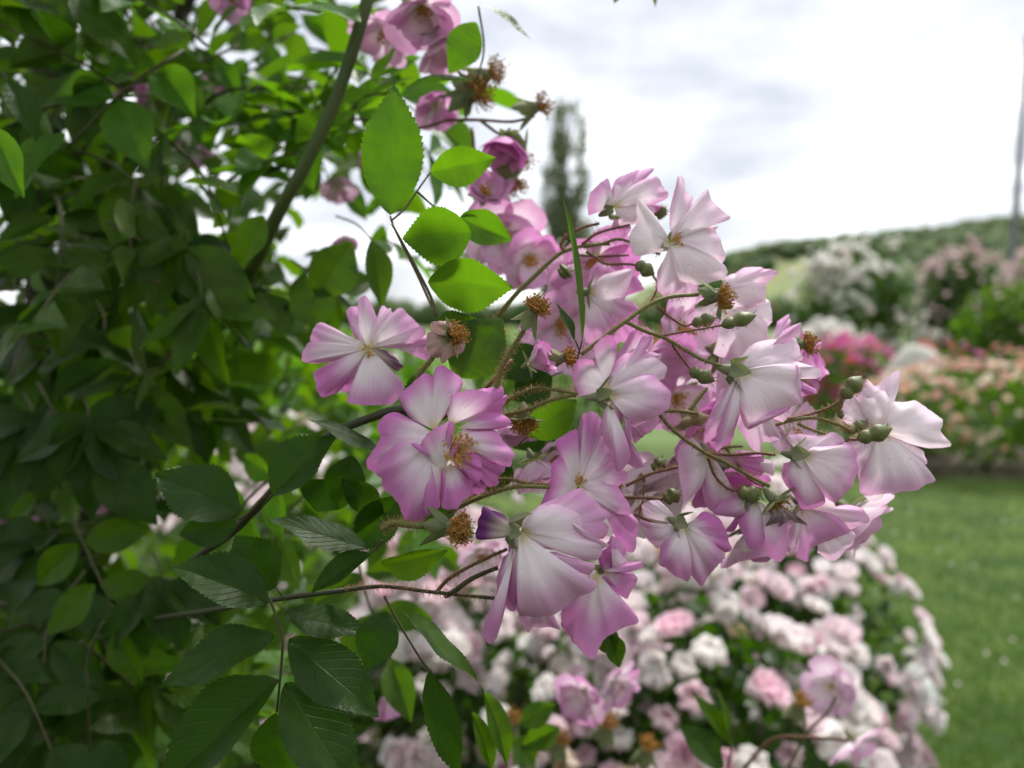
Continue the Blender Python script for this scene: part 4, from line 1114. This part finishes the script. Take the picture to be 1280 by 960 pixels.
old_cane(rb, top(80, 690, .75), .014, (.02, .02, 0))
old_cane(rb + [-.03, .02, 0], top(50, 300, .80), .018, (-.02, .03, 0))
old_cane(top(50, 300, .80), top(10, -200, .75), .014, (.02, 0, 0))
old_cane(rb + [.02, -.03, 0], top(-20, 752, .60), .007, (.04, -.02, 0))
old_cane(rb + [-.02, .04, 0], top(110, 500, .85), .013, (.0, .03, 0))
old_cane(top(110, 500, .85), top(260, -60, .9), .011, (-.03, 0, 0))
old_cane(top(10, -200, .75), top(380, -420, .6), .010, (0, 0, .12))

# ------------------------------------------------------------------ softer leaves of the climbing rose
def rachis_mesh(seed):
    rr = random.Random(seed)
    P = catmull([(0, 0, 0), (rr.uniform(-.003, .003), .03, rr.uniform(-.004, .004)), (rr.uniform(-.006, .006), .062, rr.uniform(-.012, 0))], 7)
    v, f = tube(P, np.linspace(.0009, .0005, 7), 5)
    return mesh('leaf', v, f, M_RACHIS)
RACHIS = [rachis_mesh(k) for k in range(4)]
def leaf_copy(loc, ydir, nrm, scale, kind, seed, n=5):
    rr = random.Random(seed)
    Mx = basis(loc, ydir, nrm, scale, scale, scale)
    o = link('leaf', RACHIS[seed % 4], ROSE, Mx)
    pos = [(0, .060, 0), (-1, .036, 1.05), (1, .036, 1.05), (-1, .014, 1.2), (1, .014, 1.2)][:n]
    for sx, y, an in pos:
        a = -sx * an * rr.uniform(.8, 1.15)
        l = rr.uniform(.028, .036) * (1.12 if sx == 0 else 1 - .1 * (y < .02))
        d = Vector((-math.sin(a), math.cos(a), rr.uniform(-.35, .1)))
        nn = Vector((rr.uniform(-.3, .3) - sx * .15, rr.uniform(-.2, .2), 1))
        link('leaflet', LEAFLETS[kind][rr.randrange(4)], o, Mx @ basis((sx * .001, y, 0), d, nn, l, l * rr.uniform(.47, .56), l * .7))
    return o
rr = random.Random(21)
HOLES = [(285, 605, 60), (140, 625, 42), (195, 690, 40), (25, 650, 40), (250, 770, 42), (330, 690, 45), (20, 395, 35), (400, 255, 40), (520, 800, 60)]
def in_mass(x, y):
    """where the rose's foliage stands in the view, and how thick"""
    edge = 445 + 40 * math.sin(y * .013) + (30 if y < 120 else 0) - (40 if 180 < y < 330 else 0)
    if x > edge:
        return 0.0
    if any((x - a) ** 2 + (y - b) ** 2 < r * r for a, b, r in HOLES):
        return .06
    if y < 330 and x > 190:
        return .9
    return 1.0
count, tries = 0, 0
while count < 225 and tries < 5000:
    tries += 1
    x, y = rr.uniform(-60, 480), rr.uniform(-60, 1000)
    w = in_mass(x, y)
    if rr.random() > w:
        continue
    if rr.random() < .25 and x > 250 and 330 < y < 600:
        continue
    dd = rr.uniform(.46, 1.0)
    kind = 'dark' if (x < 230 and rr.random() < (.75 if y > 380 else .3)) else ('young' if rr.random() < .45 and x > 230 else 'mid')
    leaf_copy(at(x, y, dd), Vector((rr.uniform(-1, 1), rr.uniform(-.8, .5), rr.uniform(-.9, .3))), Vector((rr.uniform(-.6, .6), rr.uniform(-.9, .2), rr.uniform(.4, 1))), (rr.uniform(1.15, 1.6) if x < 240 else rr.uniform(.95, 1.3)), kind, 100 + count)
    count += 1

for k in range(26):
    x, y = rr.uniform(340, 520), rr.uniform(40, 340)
    if 395 < x < 430 and 220 < y < 300:
        continue
    leaf_copy(at(x, y, rr.uniform(.5, .72)), Vector((rr.uniform(-1, 1), rr.uniform(-.6, .4), rr.uniform(-.9, .3))), Vector((rr.uniform(-.5, .5), rr.uniform(-.9, -.2), rr.uniform(.3, .9))), rr.uniform(.85, 1.1), rr.choice(['mid', 'young', 'mid']), 900 + k)

def leaf_cloud(n, sampler, size, seed, flat=0.7):
    """many simple folded leaves as one mesh; sampler(rng) -> position"""
    g = np.random.default_rng(seed)
    P = np.array([sampler(g) for _ in range(n)])
    y = g.normal(size=(n, 3)); y[:, 2] -= .25
    y /= np.linalg.norm(y, axis=1)[:, None]
    nn = g.normal(size=(n, 3)) * (1 - flat); nn[:, 2] += flat
    nn -= y * (nn * y).sum(1)[:, None]; nn /= np.linalg.norm(nn, axis=1)[:, None]
    x = np.cross(y, nn)
    l = (size * g.uniform(.65, 1.3, n))[:, None]
    w = l * .30
    c = [P, P + y * l * .3 + x * w + nn * w * .35, P + y * l * .72 + x * w * .85 + nn * w * .3, P + y * l - nn * l * .12, P + y * l * .72 - x * w * .85 + nn * w * .3, P + y * l * .3 - x * w + nn * w * .35, P + y * l * .5]
    V = np.stack(c, 1).reshape(-1, 3)
    F = []
    for k in range(n):
        o = k * 7
        F += [(o, o + 1, o + 6), (o + 1, o + 2, o + 6), (o + 2, o + 3, o + 6), (o + 3, o + 4, o + 6), (o + 4, o + 5, o + 6), (o + 5, o, o + 6)]
    par = np.tile(np.array([[0, .5], [.3, 1], [.7, 1], [1, .5], [.7, 0], [.3, 0], [.5, .5]]), (n, 1))
    r = np.repeat(g.random(n), 7)[:, None]
    return V, F, np.hstack([par, r])
def mass(n, seed, dlo, dhi, size, name, mat, parent, world, box):
    g0 = random.Random(seed)
    def s(g):
        while True:
            x, y = g.uniform(*box[0]), g.uniform(*box[1])
            if g.random() < in_mass(x, y) * (.8 if (y < 330 and x > 190) else 1):
                return np.array(at(x, y, g.uniform(dlo, dhi))) - np.array(world.translation)
    V, F, a = leaf_cloud(n, s, size, seed, .45)
    return link(name, mesh(name, V, F, mat, a), parent, world, kind='stuff')
RW = T(ROSE_BASE)
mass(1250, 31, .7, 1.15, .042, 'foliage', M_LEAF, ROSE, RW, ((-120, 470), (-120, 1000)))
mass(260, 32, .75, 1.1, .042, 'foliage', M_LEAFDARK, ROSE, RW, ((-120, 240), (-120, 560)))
def overhead(g):
    # the rose goes on overhead and to the side; unseen leaves added to shade the leafy side
    if g.random() < .62:
        return np.array([g.uniform(-1.35, -.04), g.uniform(-.15, 1.25), g.uniform(1.98, 2.45)]) - rb
    return np.array([g.uniform(-1.35, -.72), g.uniform(-.1, 1.3), g.uniform(.3, 2.2)]) - rb
def behind(g):
    # unseen leaf wall added behind the viewer to block low sky light
    return np.array([g.uniform(-1.3, 1.1), g.uniform(-1.15, -.65), g.uniform(.1, 2.0)]) - rb
V, F, a = leaf_cloud(4200, behind, .06, 34, .5)
link('foliage', mesh('foliage', V, F, M_LEAFDARK, a), ROSE, RW, kind='stuff')  # added leaf wall out of view, dims surfaces that face the camera
V, F, a = leaf_cloud(2300, overhead, .055, 33, .6)
link('foliage', mesh('foliage', V, F, M_LEAFDARK, a), ROSE, RW, kind='stuff')  # added canopy out of view, darkens the leaves below

# ------------------------------------------------------------------ setting: ground, lawn, bed, hill
def ground_mat(name, cols, s1, s2, bump=.5, dist=.02):
    m, t = new_mat(name)
    N = NT(t)
    tc = N.n('ShaderNodeTexCoord')
    a = N.n('ShaderNodeTexNoise', {'Vector': tc.outputs['Object'], 'Scale': s1, 'Detail': 5.0, 'Roughness': .6}).outputs[0]
    b = N.n('ShaderNodeTexNoise', {'Vector': tc.outputs['Object'], 'Scale': s2, 'Detail': 8.0, 'Roughness': .7}).outputs[0]
    c = N.mix(N.smooth(a, .35, .65), (*cols[0], 1), (*cols[1], 1))
    c = N.mix(N.m('MULTIPLY', N.smooth(b, .45, .75), .7), c, (*cols[2], 1))
    bp = N.n('ShaderNodeBump', {'Height': b, 'Strength': bump, 'Distance': dist})
    q = N.n('ShaderNodeBsdfPrincipled', {'Base Color': c, 'Roughness': .85, 'Specular IOR Level': .2, 'Normal': bp.outputs[0]})
    N.n('ShaderNodeOutputMaterial', {0: q.outputs[0]})
    return m
M_GROUND = ground_mat('meadow_green', ((.075, .13, .03), (.11, .15, .045), (.15, .16, .07)), .02, .6)
M_LAWN = ground_mat('lawn_green', ((.022, .052, .007), (.066, .112, .015), (.095, .085, .032)), 2.4, 14)
M_SOIL = ground_mat('bed_soil', ((.045, .033, .022), (.06, .045, .03), (.03, .022, .015)), 2, 25)
def sheet(name, pts, z, mat):
    return link(name, mesh(name, [(x, y, z) for x, y in pts], [tuple(range(len(pts)))], mat, smooth=False), None, None, kind='structure')
sheet('ground', [(-3000, -3000), (3000, -3000), (3000, 3000), (-3000, 3000)], -.008, M_GROUND)
sheet('lawn', [(-8, -6), (14, -6), (14, 9.5), (9, 9.8), (-8, 9.5)], -.004, M_LAWN)
bed_edge = [(-6, -1), (.15, -1), (.45, .9), (.74, 1.5), (1.08, 2.2), (1.15, 2.8), (.9, 3.4), (-1, 3.8), (-6, 3.6)]
sheet('flower_bed', bed_edge, .002, M_SOIL)
sheet('flower_bed', [(3.6, 7.8), (4.4, 7.5), (11, 7.5), (11, 9.4), (3.6, 9.4)], .002, M_SOIL)
g = np.random.default_rng(3)
V, F, A = [], [], []
while len(F) < 44000:
    y = 1.6 + 6.6 * g.random() ** 1.6
    x = y * g.uniform(.36, .80)
    n = (len(V))
    h, an, w = g.uniform(.018, .045), g.uniform(0, 6.28), .0022
    c, s = math.cos(an), math.sin(an)
    l = g.normal(0, .012, 2)
    V += [(x - c * w, y - s * w, -.004), (x + c * w, y + s * w, -.004), (x + l[0], y + l[1], h)]
    q = g.random()
    A += [(0, .5, q), (0, .5, q), (1, .5, q)]
    F.append((n, n + 1, n + 2))
M_GRASS = plain('grass_blade', (.030, .078, .009), (.095, .140, .028), 1.7, .5, .25, translucent=(.10, .22, .02))
link('grass', mesh('grass', V, F, M_GRASS, np.array(A)), None, None, kind='stuff', label='short mown grass of the lawn beside the flower bed', category='grass')
V, F = [], []
for k in range(48):
    y = 1.9 + 4.6 * g.random()
    x = y * g.uniform(.46, .72)
    n, r, an = len(V), g.uniform(.006, .012), g.uniform(0, 6.28)
    for q in range(7):
        t = an + q * 2 * math.pi / 7
        V.append((x + math.cos(t) * r * g.uniform(.8, 1.1), y + math.sin(t) * r * .75, .034 + .008 * math.sin(2 * t + an)))
    V.append((x, y, .030))
    F += [(n + q, n + (q + 1) % 7, n + 7) for q in range(7)]
M_FALLEN = plain('fallen_petal_white', (.78, .70, .70), (.72, .62, .62), 40, .6, .2, translucent=(.7, .6, .6))
link('fallen_petals', mesh('fallen_petals', V, F, M_FALLEN), None, None, kind='stuff', label='pale petals scattered over the lawn', category='petals')

def hill_height(x, y):
    u = max(0.0, min(1.0, (x - 120) / 75.0))
    ridge = (u * u * (3 - 2 * u)) * 44 + max(0, x - 170) * .10
    v = max(0.0, min(1.0, (y - 330) / 300.0))
    base = 6 * max(0.0, min(1, (y - 250) / 300.0))
    return base + ridge * v * v * (3 - 2 * v) + 2.5 * mnoise.noise(Vector((x * .012, y * .012, 0)))
nx, ny = 70, 30
V = [(-900 + 2200 * i / (nx - 1), 240 + 900 * j / (ny - 1), hill_height(-900 + 2200 * i / (nx - 1), 240 + 900 * j / (ny - 1)) - (8 if j == 0 else 0)) for j in range(ny) for i in range(nx)]
F = [(j * nx + i, j * nx + i + 1, (j + 1) * nx + i + 1, (j + 1) * nx + i) for j in range(ny - 1) for i in range(nx - 1)]
M_HILL = ground_mat('hill_meadow', ((.10, .15, .05), (.16, .18, .07), (.26, .25, .11)), .006, .03, .2, 1)
link('hill', mesh('hill', V, F, M_HILL), None, None, kind='structure')
def lump(c, r, g, sq=.9):
    """rough crown of a far tree"""
    v = []
    for i, (lat, m) in enumerate(((-.9, 5), (-.2, 8), (.4, 7), (.95, 4))):
        for k in range(m):
            an = 2 * math.pi * (k + .3 * i) / m
            q = r * g.uniform(.8, 1.15)
            v.append((c[0] + math.cos(lat) * math.cos(an) * q, c[1] + math.cos(lat) * math.sin(an) * q, c[2] + math.sin(lat) * q * sq))
    v.append((c[0], c[1], c[2] + r * sq * g.uniform(1, 1.2)))
    f, o = [], 0
    for a, b in ((5, 8), (8, 7), (7, 4)):
        for k in range(max(a, b)):
            i0, i1 = o + int(k * a / max(a, b)), o + int((k + 1) * a / max(a, b)) % a
            j0, j1 = o + a + int(k * b / max(a, b)), o + a + int((k + 1) * b / max(a, b)) % b
            q = [i0, i1, j1, j0]
            q = [z for n_, z in enumerate(q) if z not in q[:n_]]
            if len(q) > 2:
                f.append(tuple(q))
        o += a
    f += [(o + k, o + (k + 1) % 4, o + 4) for k in range(4)]
    return np.array(v), f
M_FOREST = ground_mat('forest_green', ((.030, .056, .015), (.052, .085, .02), (.08, .115, .028)), .03, .4, .6, 1.0)
mb = MB()
for k in range(3400):
    y = g.uniform(400, 760)
    x = g.uniform(60, 900) * y / 700
    if mnoise.noise(Vector((x * .009, y * .009, 5))) < -.38 and y < 600:
        continue
    z = hill_height(x, y)
    if z < 9:
        continue
    v, f = lump((x, y, z + 2.5), g.uniform(4, 7.5), g)
    mb.add(v, f)
link('forest', mb.mesh('forest', M_FOREST), None, None, kind='stuff', label='dark green woods covering the far hillside', category='woods')
mb = MB()
for k in range(260):
    x, y = g.uniform(-140, 150), g.uniform(120, 260)
    if 14 < x / y * 100 < 30 and y < 180:
        continue
    v, f = lump((x, y, 2.0), g.uniform(2.5, 5), g)
    mb.add(v, f)
link('treeline', mb.mesh('treeline', M_FOREST), None, None, kind='stuff', label='low belt of far trees at the foot of the sky', category='trees')

# ------------------------------------------------------------------ the other plants of the garden
def bloom_mesh(seed, npet=16, globe=.6):
    """double bloom, unit radius, opening towards +Z"""
    rr = random.Random(seed)
    mb = MB()
    for q in range(npet):
        ring = q / npet
        an = q * 2.399
        th = 1.35 - 1.15 * ring
        L_ = 1.0 - .35 * ring
        o, sd = np.array([math.cos(an), math.sin(an), 0]), np.array([-math.sin(an), math.cos(an), 0])
        rows = []
        for t in (0, .35, .7, 1.0):
            th_ = th * (1 - globe * t * .75) + globe * .5 * (1 - t)
            c = (o * math.sin(th_) + np.array([0, 0, 1]) * math.cos(th_)) * L_ * t
            w = L_ * (.12, .42, .55, .36)[(0, .35, .7, 1.0).index(t)]
            for s in (-1, 0, 1):
                rows.append(c + sd * s * w - o * .12 * w * (s * s) * -1 + np.array([0, 0, rr.uniform(-.03, .03)]))
        a = np.array([(t, s * .5 + .5, rr.random()) for t in (0, .35, .7, 1.0) for s in (-1, 0, 1)])
        f = [(i * 3 + j, i * 3 + j + 1, i * 3 + j + 4, i * 3 + j + 3) for i in range(3) for j in range(2)]
        mb.add(np.array(rows), f, np.hstack([a, np.ones((12, 1))]))
    return mb
def bloom_material(name):
    m, t = new_mat(name)
    N = NT(t)
    par = N.n('ShaderNodeAttribute', attribute_name='par')
    sep = N.n('ShaderNodeSeparateColor', {0: par.outputs['Color']})
    oi = N.n('ShaderNodeObjectInfo')
    c = N.mix(N.smooth(sep.outputs[0], .1, .95), N.mix(.25, oi.outputs['Color'], (.9, .62, .52, 1), 'MULTIPLY'), oi.outputs['Color'])
    c = N.mix(N.m('MULTIPLY', sep.outputs[2], .25), c, (.85, .78, .74, 1))
    q = N.n('ShaderNodeBsdfPrincipled', {'Base Color': c, 'Roughness': .6, 'Specular IOR Level': .2})
    tr = N.n('ShaderNodeBsdfTranslucent', {'Color': c})
    mx = N.n('ShaderNodeMixShader', {0: .35, 1: q.outputs[0], 2: tr.outputs[0]})
    N.n('ShaderNodeOutputMaterial', {0: mx.outputs[0]})
    return m
M_BLOOM = bloom_material('shrub_rose_bloom')
BLOOMS = [bloom_mesh(k, 17, gl).mesh('bloom', M_BLOOM) for k, gl in enumerate((.7, .8, .55, .35, .9))]
PALE = [((.92, .85, .86), 8), ((.90, .74, .80), 5), ((.86, .62, .72), 2), ((.92, .89, .87), 4), ((.76, .62, .48), .35)]
def pick(pal, rr):
    t = rr.uniform(0, sum(w for _, w in pal))
    for c, w in pal:
        t -= w
        if t <= 0:
            return c
    return pal[0][0]
def rose_bush(name, x, y, rx, ry, h, nb, size, pal, label, cat='rose bush', seed=1, leaves=900, lsize=.05, mat=M_LEAF, group=None, low=.25, top_bias=.3, zc=.55, view=True, canes=5, cluster=0, fol=.80):
    rr = random.Random(seed)
    W = T(Vector((x, y, 0)))
    root = link(name, None, None, W, label=label, category=cat)
    if group:
        root['group'] = group
    c0 = h * zc
    rz = h - c0
    def pt(u):
        # a point on the uneven outline
        b = 1 + .16 * mnoise.noise(Vector((u[0] * 2.2 + seed, u[1] * 2.2, u[2] * 2.2)))
        return np.array([u[0] * rx * b, u[1] * ry * b, c0 + u[2] * (rz if u[2] > 0 else c0 * .95) * b])
    def s(g):
        u = g.normal(size=3); u /= np.linalg.norm(u)
        return pt(u) * np.array([1, 1, 1]) if g.random() < .0 else (pt(u) - np.array([0, 0, c0])) * g.uniform(.2, fol) ** .5 + np.array([0, 0, c0])
    V, F, a = leaf_cloud(leaves, s, lsize, seed, .5)
    link('foliage', mesh('foliage', V, F, mat, a), root, W, kind='stuff')
    for k in range(canes):
        an = rr.uniform(0, 6.28)
        e = pt(np.array([math.cos(an) * .5, math.sin(an) * .5, .6]))
        P = catmull([(rr.uniform(-.05, .05) * rx, rr.uniform(-.05, .05) * ry, 0), e * np.array([.6, .6, .55]), e], 9)
        v, f = tube(P, np.linspace(.011, .004, 9) * min(2.5, max(.6, h)), 6)
        link('cane', mesh('cane', v, f, M_CANE), root, W)
    toward = Vector((-x, -y, 0)).normalized()
    k, centres = 0, []
    while k < nb:
        if cluster and centres and rr.random() < cluster:
            cx = rr.choice(centres)
            u = cx + Vector((rr.gauss(0, .16), rr.gauss(0, .16), rr.gauss(0, .16)))
        else:
            u = Vector((rr.gauss(0, 1), rr.gauss(0, 1), rr.gauss(0, 1)))
        u.normalize()
        if u.z < -low - .2 * rr.random() or u.xy.dot(toward.xy) < (.0 if h < 1.3 and y < 3 else -.45) and u.z < .55:
            continue
        if not cluster or rr.random() < .4:
            centres.append(u.copy())
        jr = rr.uniform(.86, 1.07)
        q = (pt(np.array(u)) - np.array([0, 0, c0])) * jr + np.array([0, 0, c0])
        n = (u + Vector((rr.uniform(-.5, .5), rr.uniform(-.5, .5), rr.uniform(-.2, .6)))).normalized()
        r = size * rr.uniform(.65, 1.15)
        ref = Vector((rr.uniform(-1, 1), rr.uniform(-1, 1), rr.uniform(-1, 1)))
        Mx = W @ basis(Vector(q), n.cross(ref), n, r, r, r)
        o = link('bloom', BLOOMS[rr.randrange(5)], root, Mx)
        c = pick(pal, rr)
        j = rr.uniform(.92, 1.06)
        o.color = (min(.92, c[0] * j), c[1] * j, c[2] * j, 1)
        k += 1
    return root
NEAR = dict(seed=3, size=.034, pal=PALE, leaves=1500, lsize=.040, cluster=.5, mat=M_LEAFDARK, fol=.62)
def near(x, y, rx, ry, h, nb, label, seed, **kw):
    a = dict(NEAR); a.update(kw); a['seed'] = seed
    return rose_bush('rose_bush', x, y, rx, ry, h, nb, a.pop('size'), a.pop('pal'), label, **a)
near(.28, 1.26, .35, .30, 1.13, 290, 'low rose bush thick with pale pink double blooms at the corner of the lawn', 41, cluster=.45, fol=.72, leaves=2600)
near(-.10, 1.42, .34, .3, 1.13, 300, 'low rose bush of cream and pink blooms straight under the mauve spray', 42)
near(.72, 2.15, .36, .4, 1.02, 290, 'low rose bush with loose shell-pink clusters spilling over the lawn edge', 43, cluster=.3, fol=.80, leaves=2600)
near(.33, 2.05, .36, .34, 1.05, 170, 'pink rose bush with much dark foliage between two fuller ones', 44)
near(-.62, 1.9, .4, .36, 1.24, 160, 'pink rose bush glimpsed through the leaves of the climbing rose', 45)
near(-1.25, 1.75, .42, .36, 1.15, 90, 'pink rose bush behind the old canes of the climbing rose', 46)
near(-.25, 2.7, .5, .4, 1.0, 90, 'pale rose bush at the back of the pink bed', 47)
PEACH = [((.80, .52, .36), 4), ((.86, .70, .56), 4), ((.84, .50, .48), 2), ((.88, .80, .70), 3)]
HOT = [((.68, .05, .36), 5), ((.78, .20, .52), 5), ((.78, .20, .12), 2), ((.60, .03, .08), 1)]
SALMON = [((.78, .35, .28), 3), ((.82, .55, .48), 3), ((.75, .14, .25), 2)]
WHITE = [((.86, .86, .82), 6), ((.84, .78, .76), 2)]
BLUSH = [((.74, .56, .58), 5), ((.80, .68, .68), 3)]
rose_bush('rose_bush', 4.75, 7.95, 1.35, .85, 1.08, 300, .052, PEACH, 'broad bush of peach and cream roses on the far side of the lawn', seed=51, leaves=2600, lsize=.075, top_bias=.5)
rose_bush('rose_bush', 7.0, 8.5, 1.2, .8, 1.25, 130, .05, PEACH, 'second peach rose bush, next to the broad one across the lawn', seed=52, leaves=2200, lsize=.075)
rose_bush('rose_bush', 4.2, 10.0, .72, .6, 1.28, 230, .06, HOT, 'magenta and scarlet rose bush beside the pale boulder', seed=53, leaves=1200, lsize=.09)
rose_bush('rose_bush', 5.55, 10.4, .5, .5, 1.22, 50, .06, HOT, 'smaller magenta rose bush past the pale boulder', seed=54, leaves=800, lsize=.09)
rose_bush('rose_bush', 6.6, 10.2, .7, .5, 1.2, 70, .05, SALMON, 'salmon rose bush behind the peach ones', seed=55, leaves=900, lsize=.09)
rose_bush('rose_bush', 4.55, 11.6, .65, .5, 1.42, 170, .08, WHITE, 'low mound of white roses behind the magenta bush', seed=56, leaves=800, lsize=.09)
rose_bush('climbing_rose', 6.35, 15.0, 1.28, .9, 2.95, 300, .10, WHITE, 'white climbing rose grown into a tall rounded arch below the hill', cat='rose', seed=57, mat=M_LEAFDARK, leaves=2400, lsize=.13, zc=.5, low=.7, cluster=.6)
rose_bush('climbing_rose', 8.7, 15.6, .85, .9, 2.9, 290, .075, BLUSH, 'dusky pink climbing rose beside the white arch', cat='rose', seed=58, mat=M_LEAFDARK, leaves=2000, lsize=.13, zc=.55, low=.4, cluster=.6)
rose_bush('climbing_rose', 10.6, 15.8, 1.05, .9, 3.2, 200, .075, BLUSH, 'pink climbing rose behind the flagpole', cat='rose', seed=59, leaves=2400, lsize=.13, zc=.55, low=.4, cluster=.6)
rose_bush('shrub', 7.6, 12.2, .95, .8, 2.15, 26, .05, BLUSH, 'green rounded shrub in front of the pink climber', cat='shrub', seed=60, leaves=2800, lsize=.11, mat=M_LEAF)
rose_bush('shrub', 5.0, 21.0, 1.8, 1.4, 2.9, 10, .06, SALMON, 'dark shrub at the side of the white arch', cat='shrub', seed=61, leaves=2400, lsize=.16, mat=M_LEAFDARK)
rose_bush('shrub', -3.0, 6.5, 1.6, 1.0, 1.7, 20, .05, PALE, 'leafy shrub behind the pink bed', cat='shrub', seed=62, leaves=3000, lsize=.10, mat=M_LEAFYOUNG)
rose_bush('shrub', -1.2, 5.4, 1.1, .8, 1.5, 24, .05, PALE, 'light green shrub showing between the leaves of the climbing rose', cat='shrub', seed=63, leaves=2600, lsize=.09, mat=M_LEAFYOUNG)
rose_bush('shrub', .6, 8.5, 1.4, .9, 1.55, 40, .05, HOT, 'shrub with red blooms behind the spray', cat='shrub', seed=64, leaves=2000, lsize=.10)

# tall columnar poplar
W = T(Vector((3.0, 46.0, 0)))
pop = link('poplar_tree', None, None, W, label='slim columnar poplar with a ragged top standing against the sky', category='tree')
P = catmull([(0, 0, 0), (.08, 0, 5), (-.05, .05, 9), (.1, 0, 13.6)], 14)
v, f = tube(P, np.linspace(.26, .03, 14), 8)
tr = link('trunk', mesh('trunk', v, f, M_OLD), pop, W)
rr = random.Random(4)
for k in range(16):
    z = rr.uniform(1.5, 11.5)
    an = rr.uniform(0, 6.28)
    r = rr.uniform(.5, 1.05)
    P = catmull([(0, 0, z), (math.cos(an) * r * .6, math.sin(an) * r * .6, z + .7), (math.cos(an) * r, math.sin(an) * r, z + 2.2)], 7)
    v, f = tube(P, np.linspace(.06, .015, 7), 5)
    link('limb', mesh('limb', v, f, M_OLD), tr, W)
def pop_s(g):
    while True:
        z = 1.2 + 12.6 * g.random()
        t = (z - 1.2) / 12.6
        r = 1.5 * min(1, (t / .10)) ** .5 * (1 - .35 * t ** 3)
        an, q = g.uniform(0, 2 * math.pi), g.random() ** .5
        gap = mnoise.noise(Vector((math.cos(an) * q * 1.6, math.sin(an) * q * 1.6, z * .75)))
        if g.random() < (.92 if t < .55 else .92 - (t - .55) * 1.5) and gap > -.16 + max(0, t - .6) * .8:
            return np.array([math.cos(an) * r * q, math.sin(an) * r * q, z])
V, F, a = leaf_cloud(7500, pop_s, .25, 9, .3)
M_POPLAR = leaf_material('poplar_leaf', (.13, .16, .09), (.19, .22, .14), (.18, .24, .09), .3, .6)
link('crown', mesh('crown', V, F, M_POPLAR, a), pop, W, kind='stuff')

# pale boulder among the roses
g = np.random.default_rng(8)
V, F = [], []
nu, nv_ = 28, 14
for j in range(nv_ + 1):
    la = -math.pi / 2 + math.pi * j / nv_
    for i in range(nu):
        lo = 2 * math.pi * i / nu
        u = Vector((math.cos(la) * math.cos(lo), math.cos(la) * math.sin(lo), math.sin(la)))
        b = 1 + .07 * mnoise.noise(u * 1.7) + .025 * mnoise.noise(u * 6)
        V.append((u.x * .40 * b, u.y * .30 * b, .60 + u.z * .62 * b))
for j in range(nv_):
    for i in range(nu):
        F.append((j * nu + i, j * nu + (i + 1) % nu, (j + 1) * nu + (i + 1) % nu, (j + 1) * nu + i))
M_STONE = plain('boulder_pale_stone', (.46, .45, .40), (.38, .38, .32), 4, .8, .2, .6, .02)
link('boulder', mesh('boulder', V, F, M_STONE), None, T(Vector((4.62, 9.2, 0))), label='smooth pale grey boulder among the magenta roses', category='boulder')

# flagpole
W = T(Vector((12.28, 20.0, 0)))
fp = link('flagpole', None, None, W, label='tall thin grey pole rising behind the pink climbing roses', category='pole')
M_POLE = plain('pole_grey_metal', (.10, .105, .125), (.13, .135, .15), 6, .4, .5, .05)
P = np.array([(0, 0, 0), (.04, 0, 2), (.10, 0, 5), (.17, 0, 8.2)])
v, f = tube(catmull(P, 10), np.linspace(.10, .06, 10), 12)
link('shaft', mesh('shaft', v, f, M_POLE), fp, W)
v, f = lathe((0, 0, 0), (0, 0, .3), [(0, .5), (.2, .48), (.35, .3), (.9, .26), (1, .2)], 14)
link('base', mesh('base', v, f, M_POLE), fp, W)
v, f = lathe((.17, 0, 8.18), (.17, 0, 8.38), [(0, .2), (.2, .34), (.5, .42), (.8, .32), (1, .02)], 12)
link('finial', mesh('finial', v, f, M_POLE), fp, W)
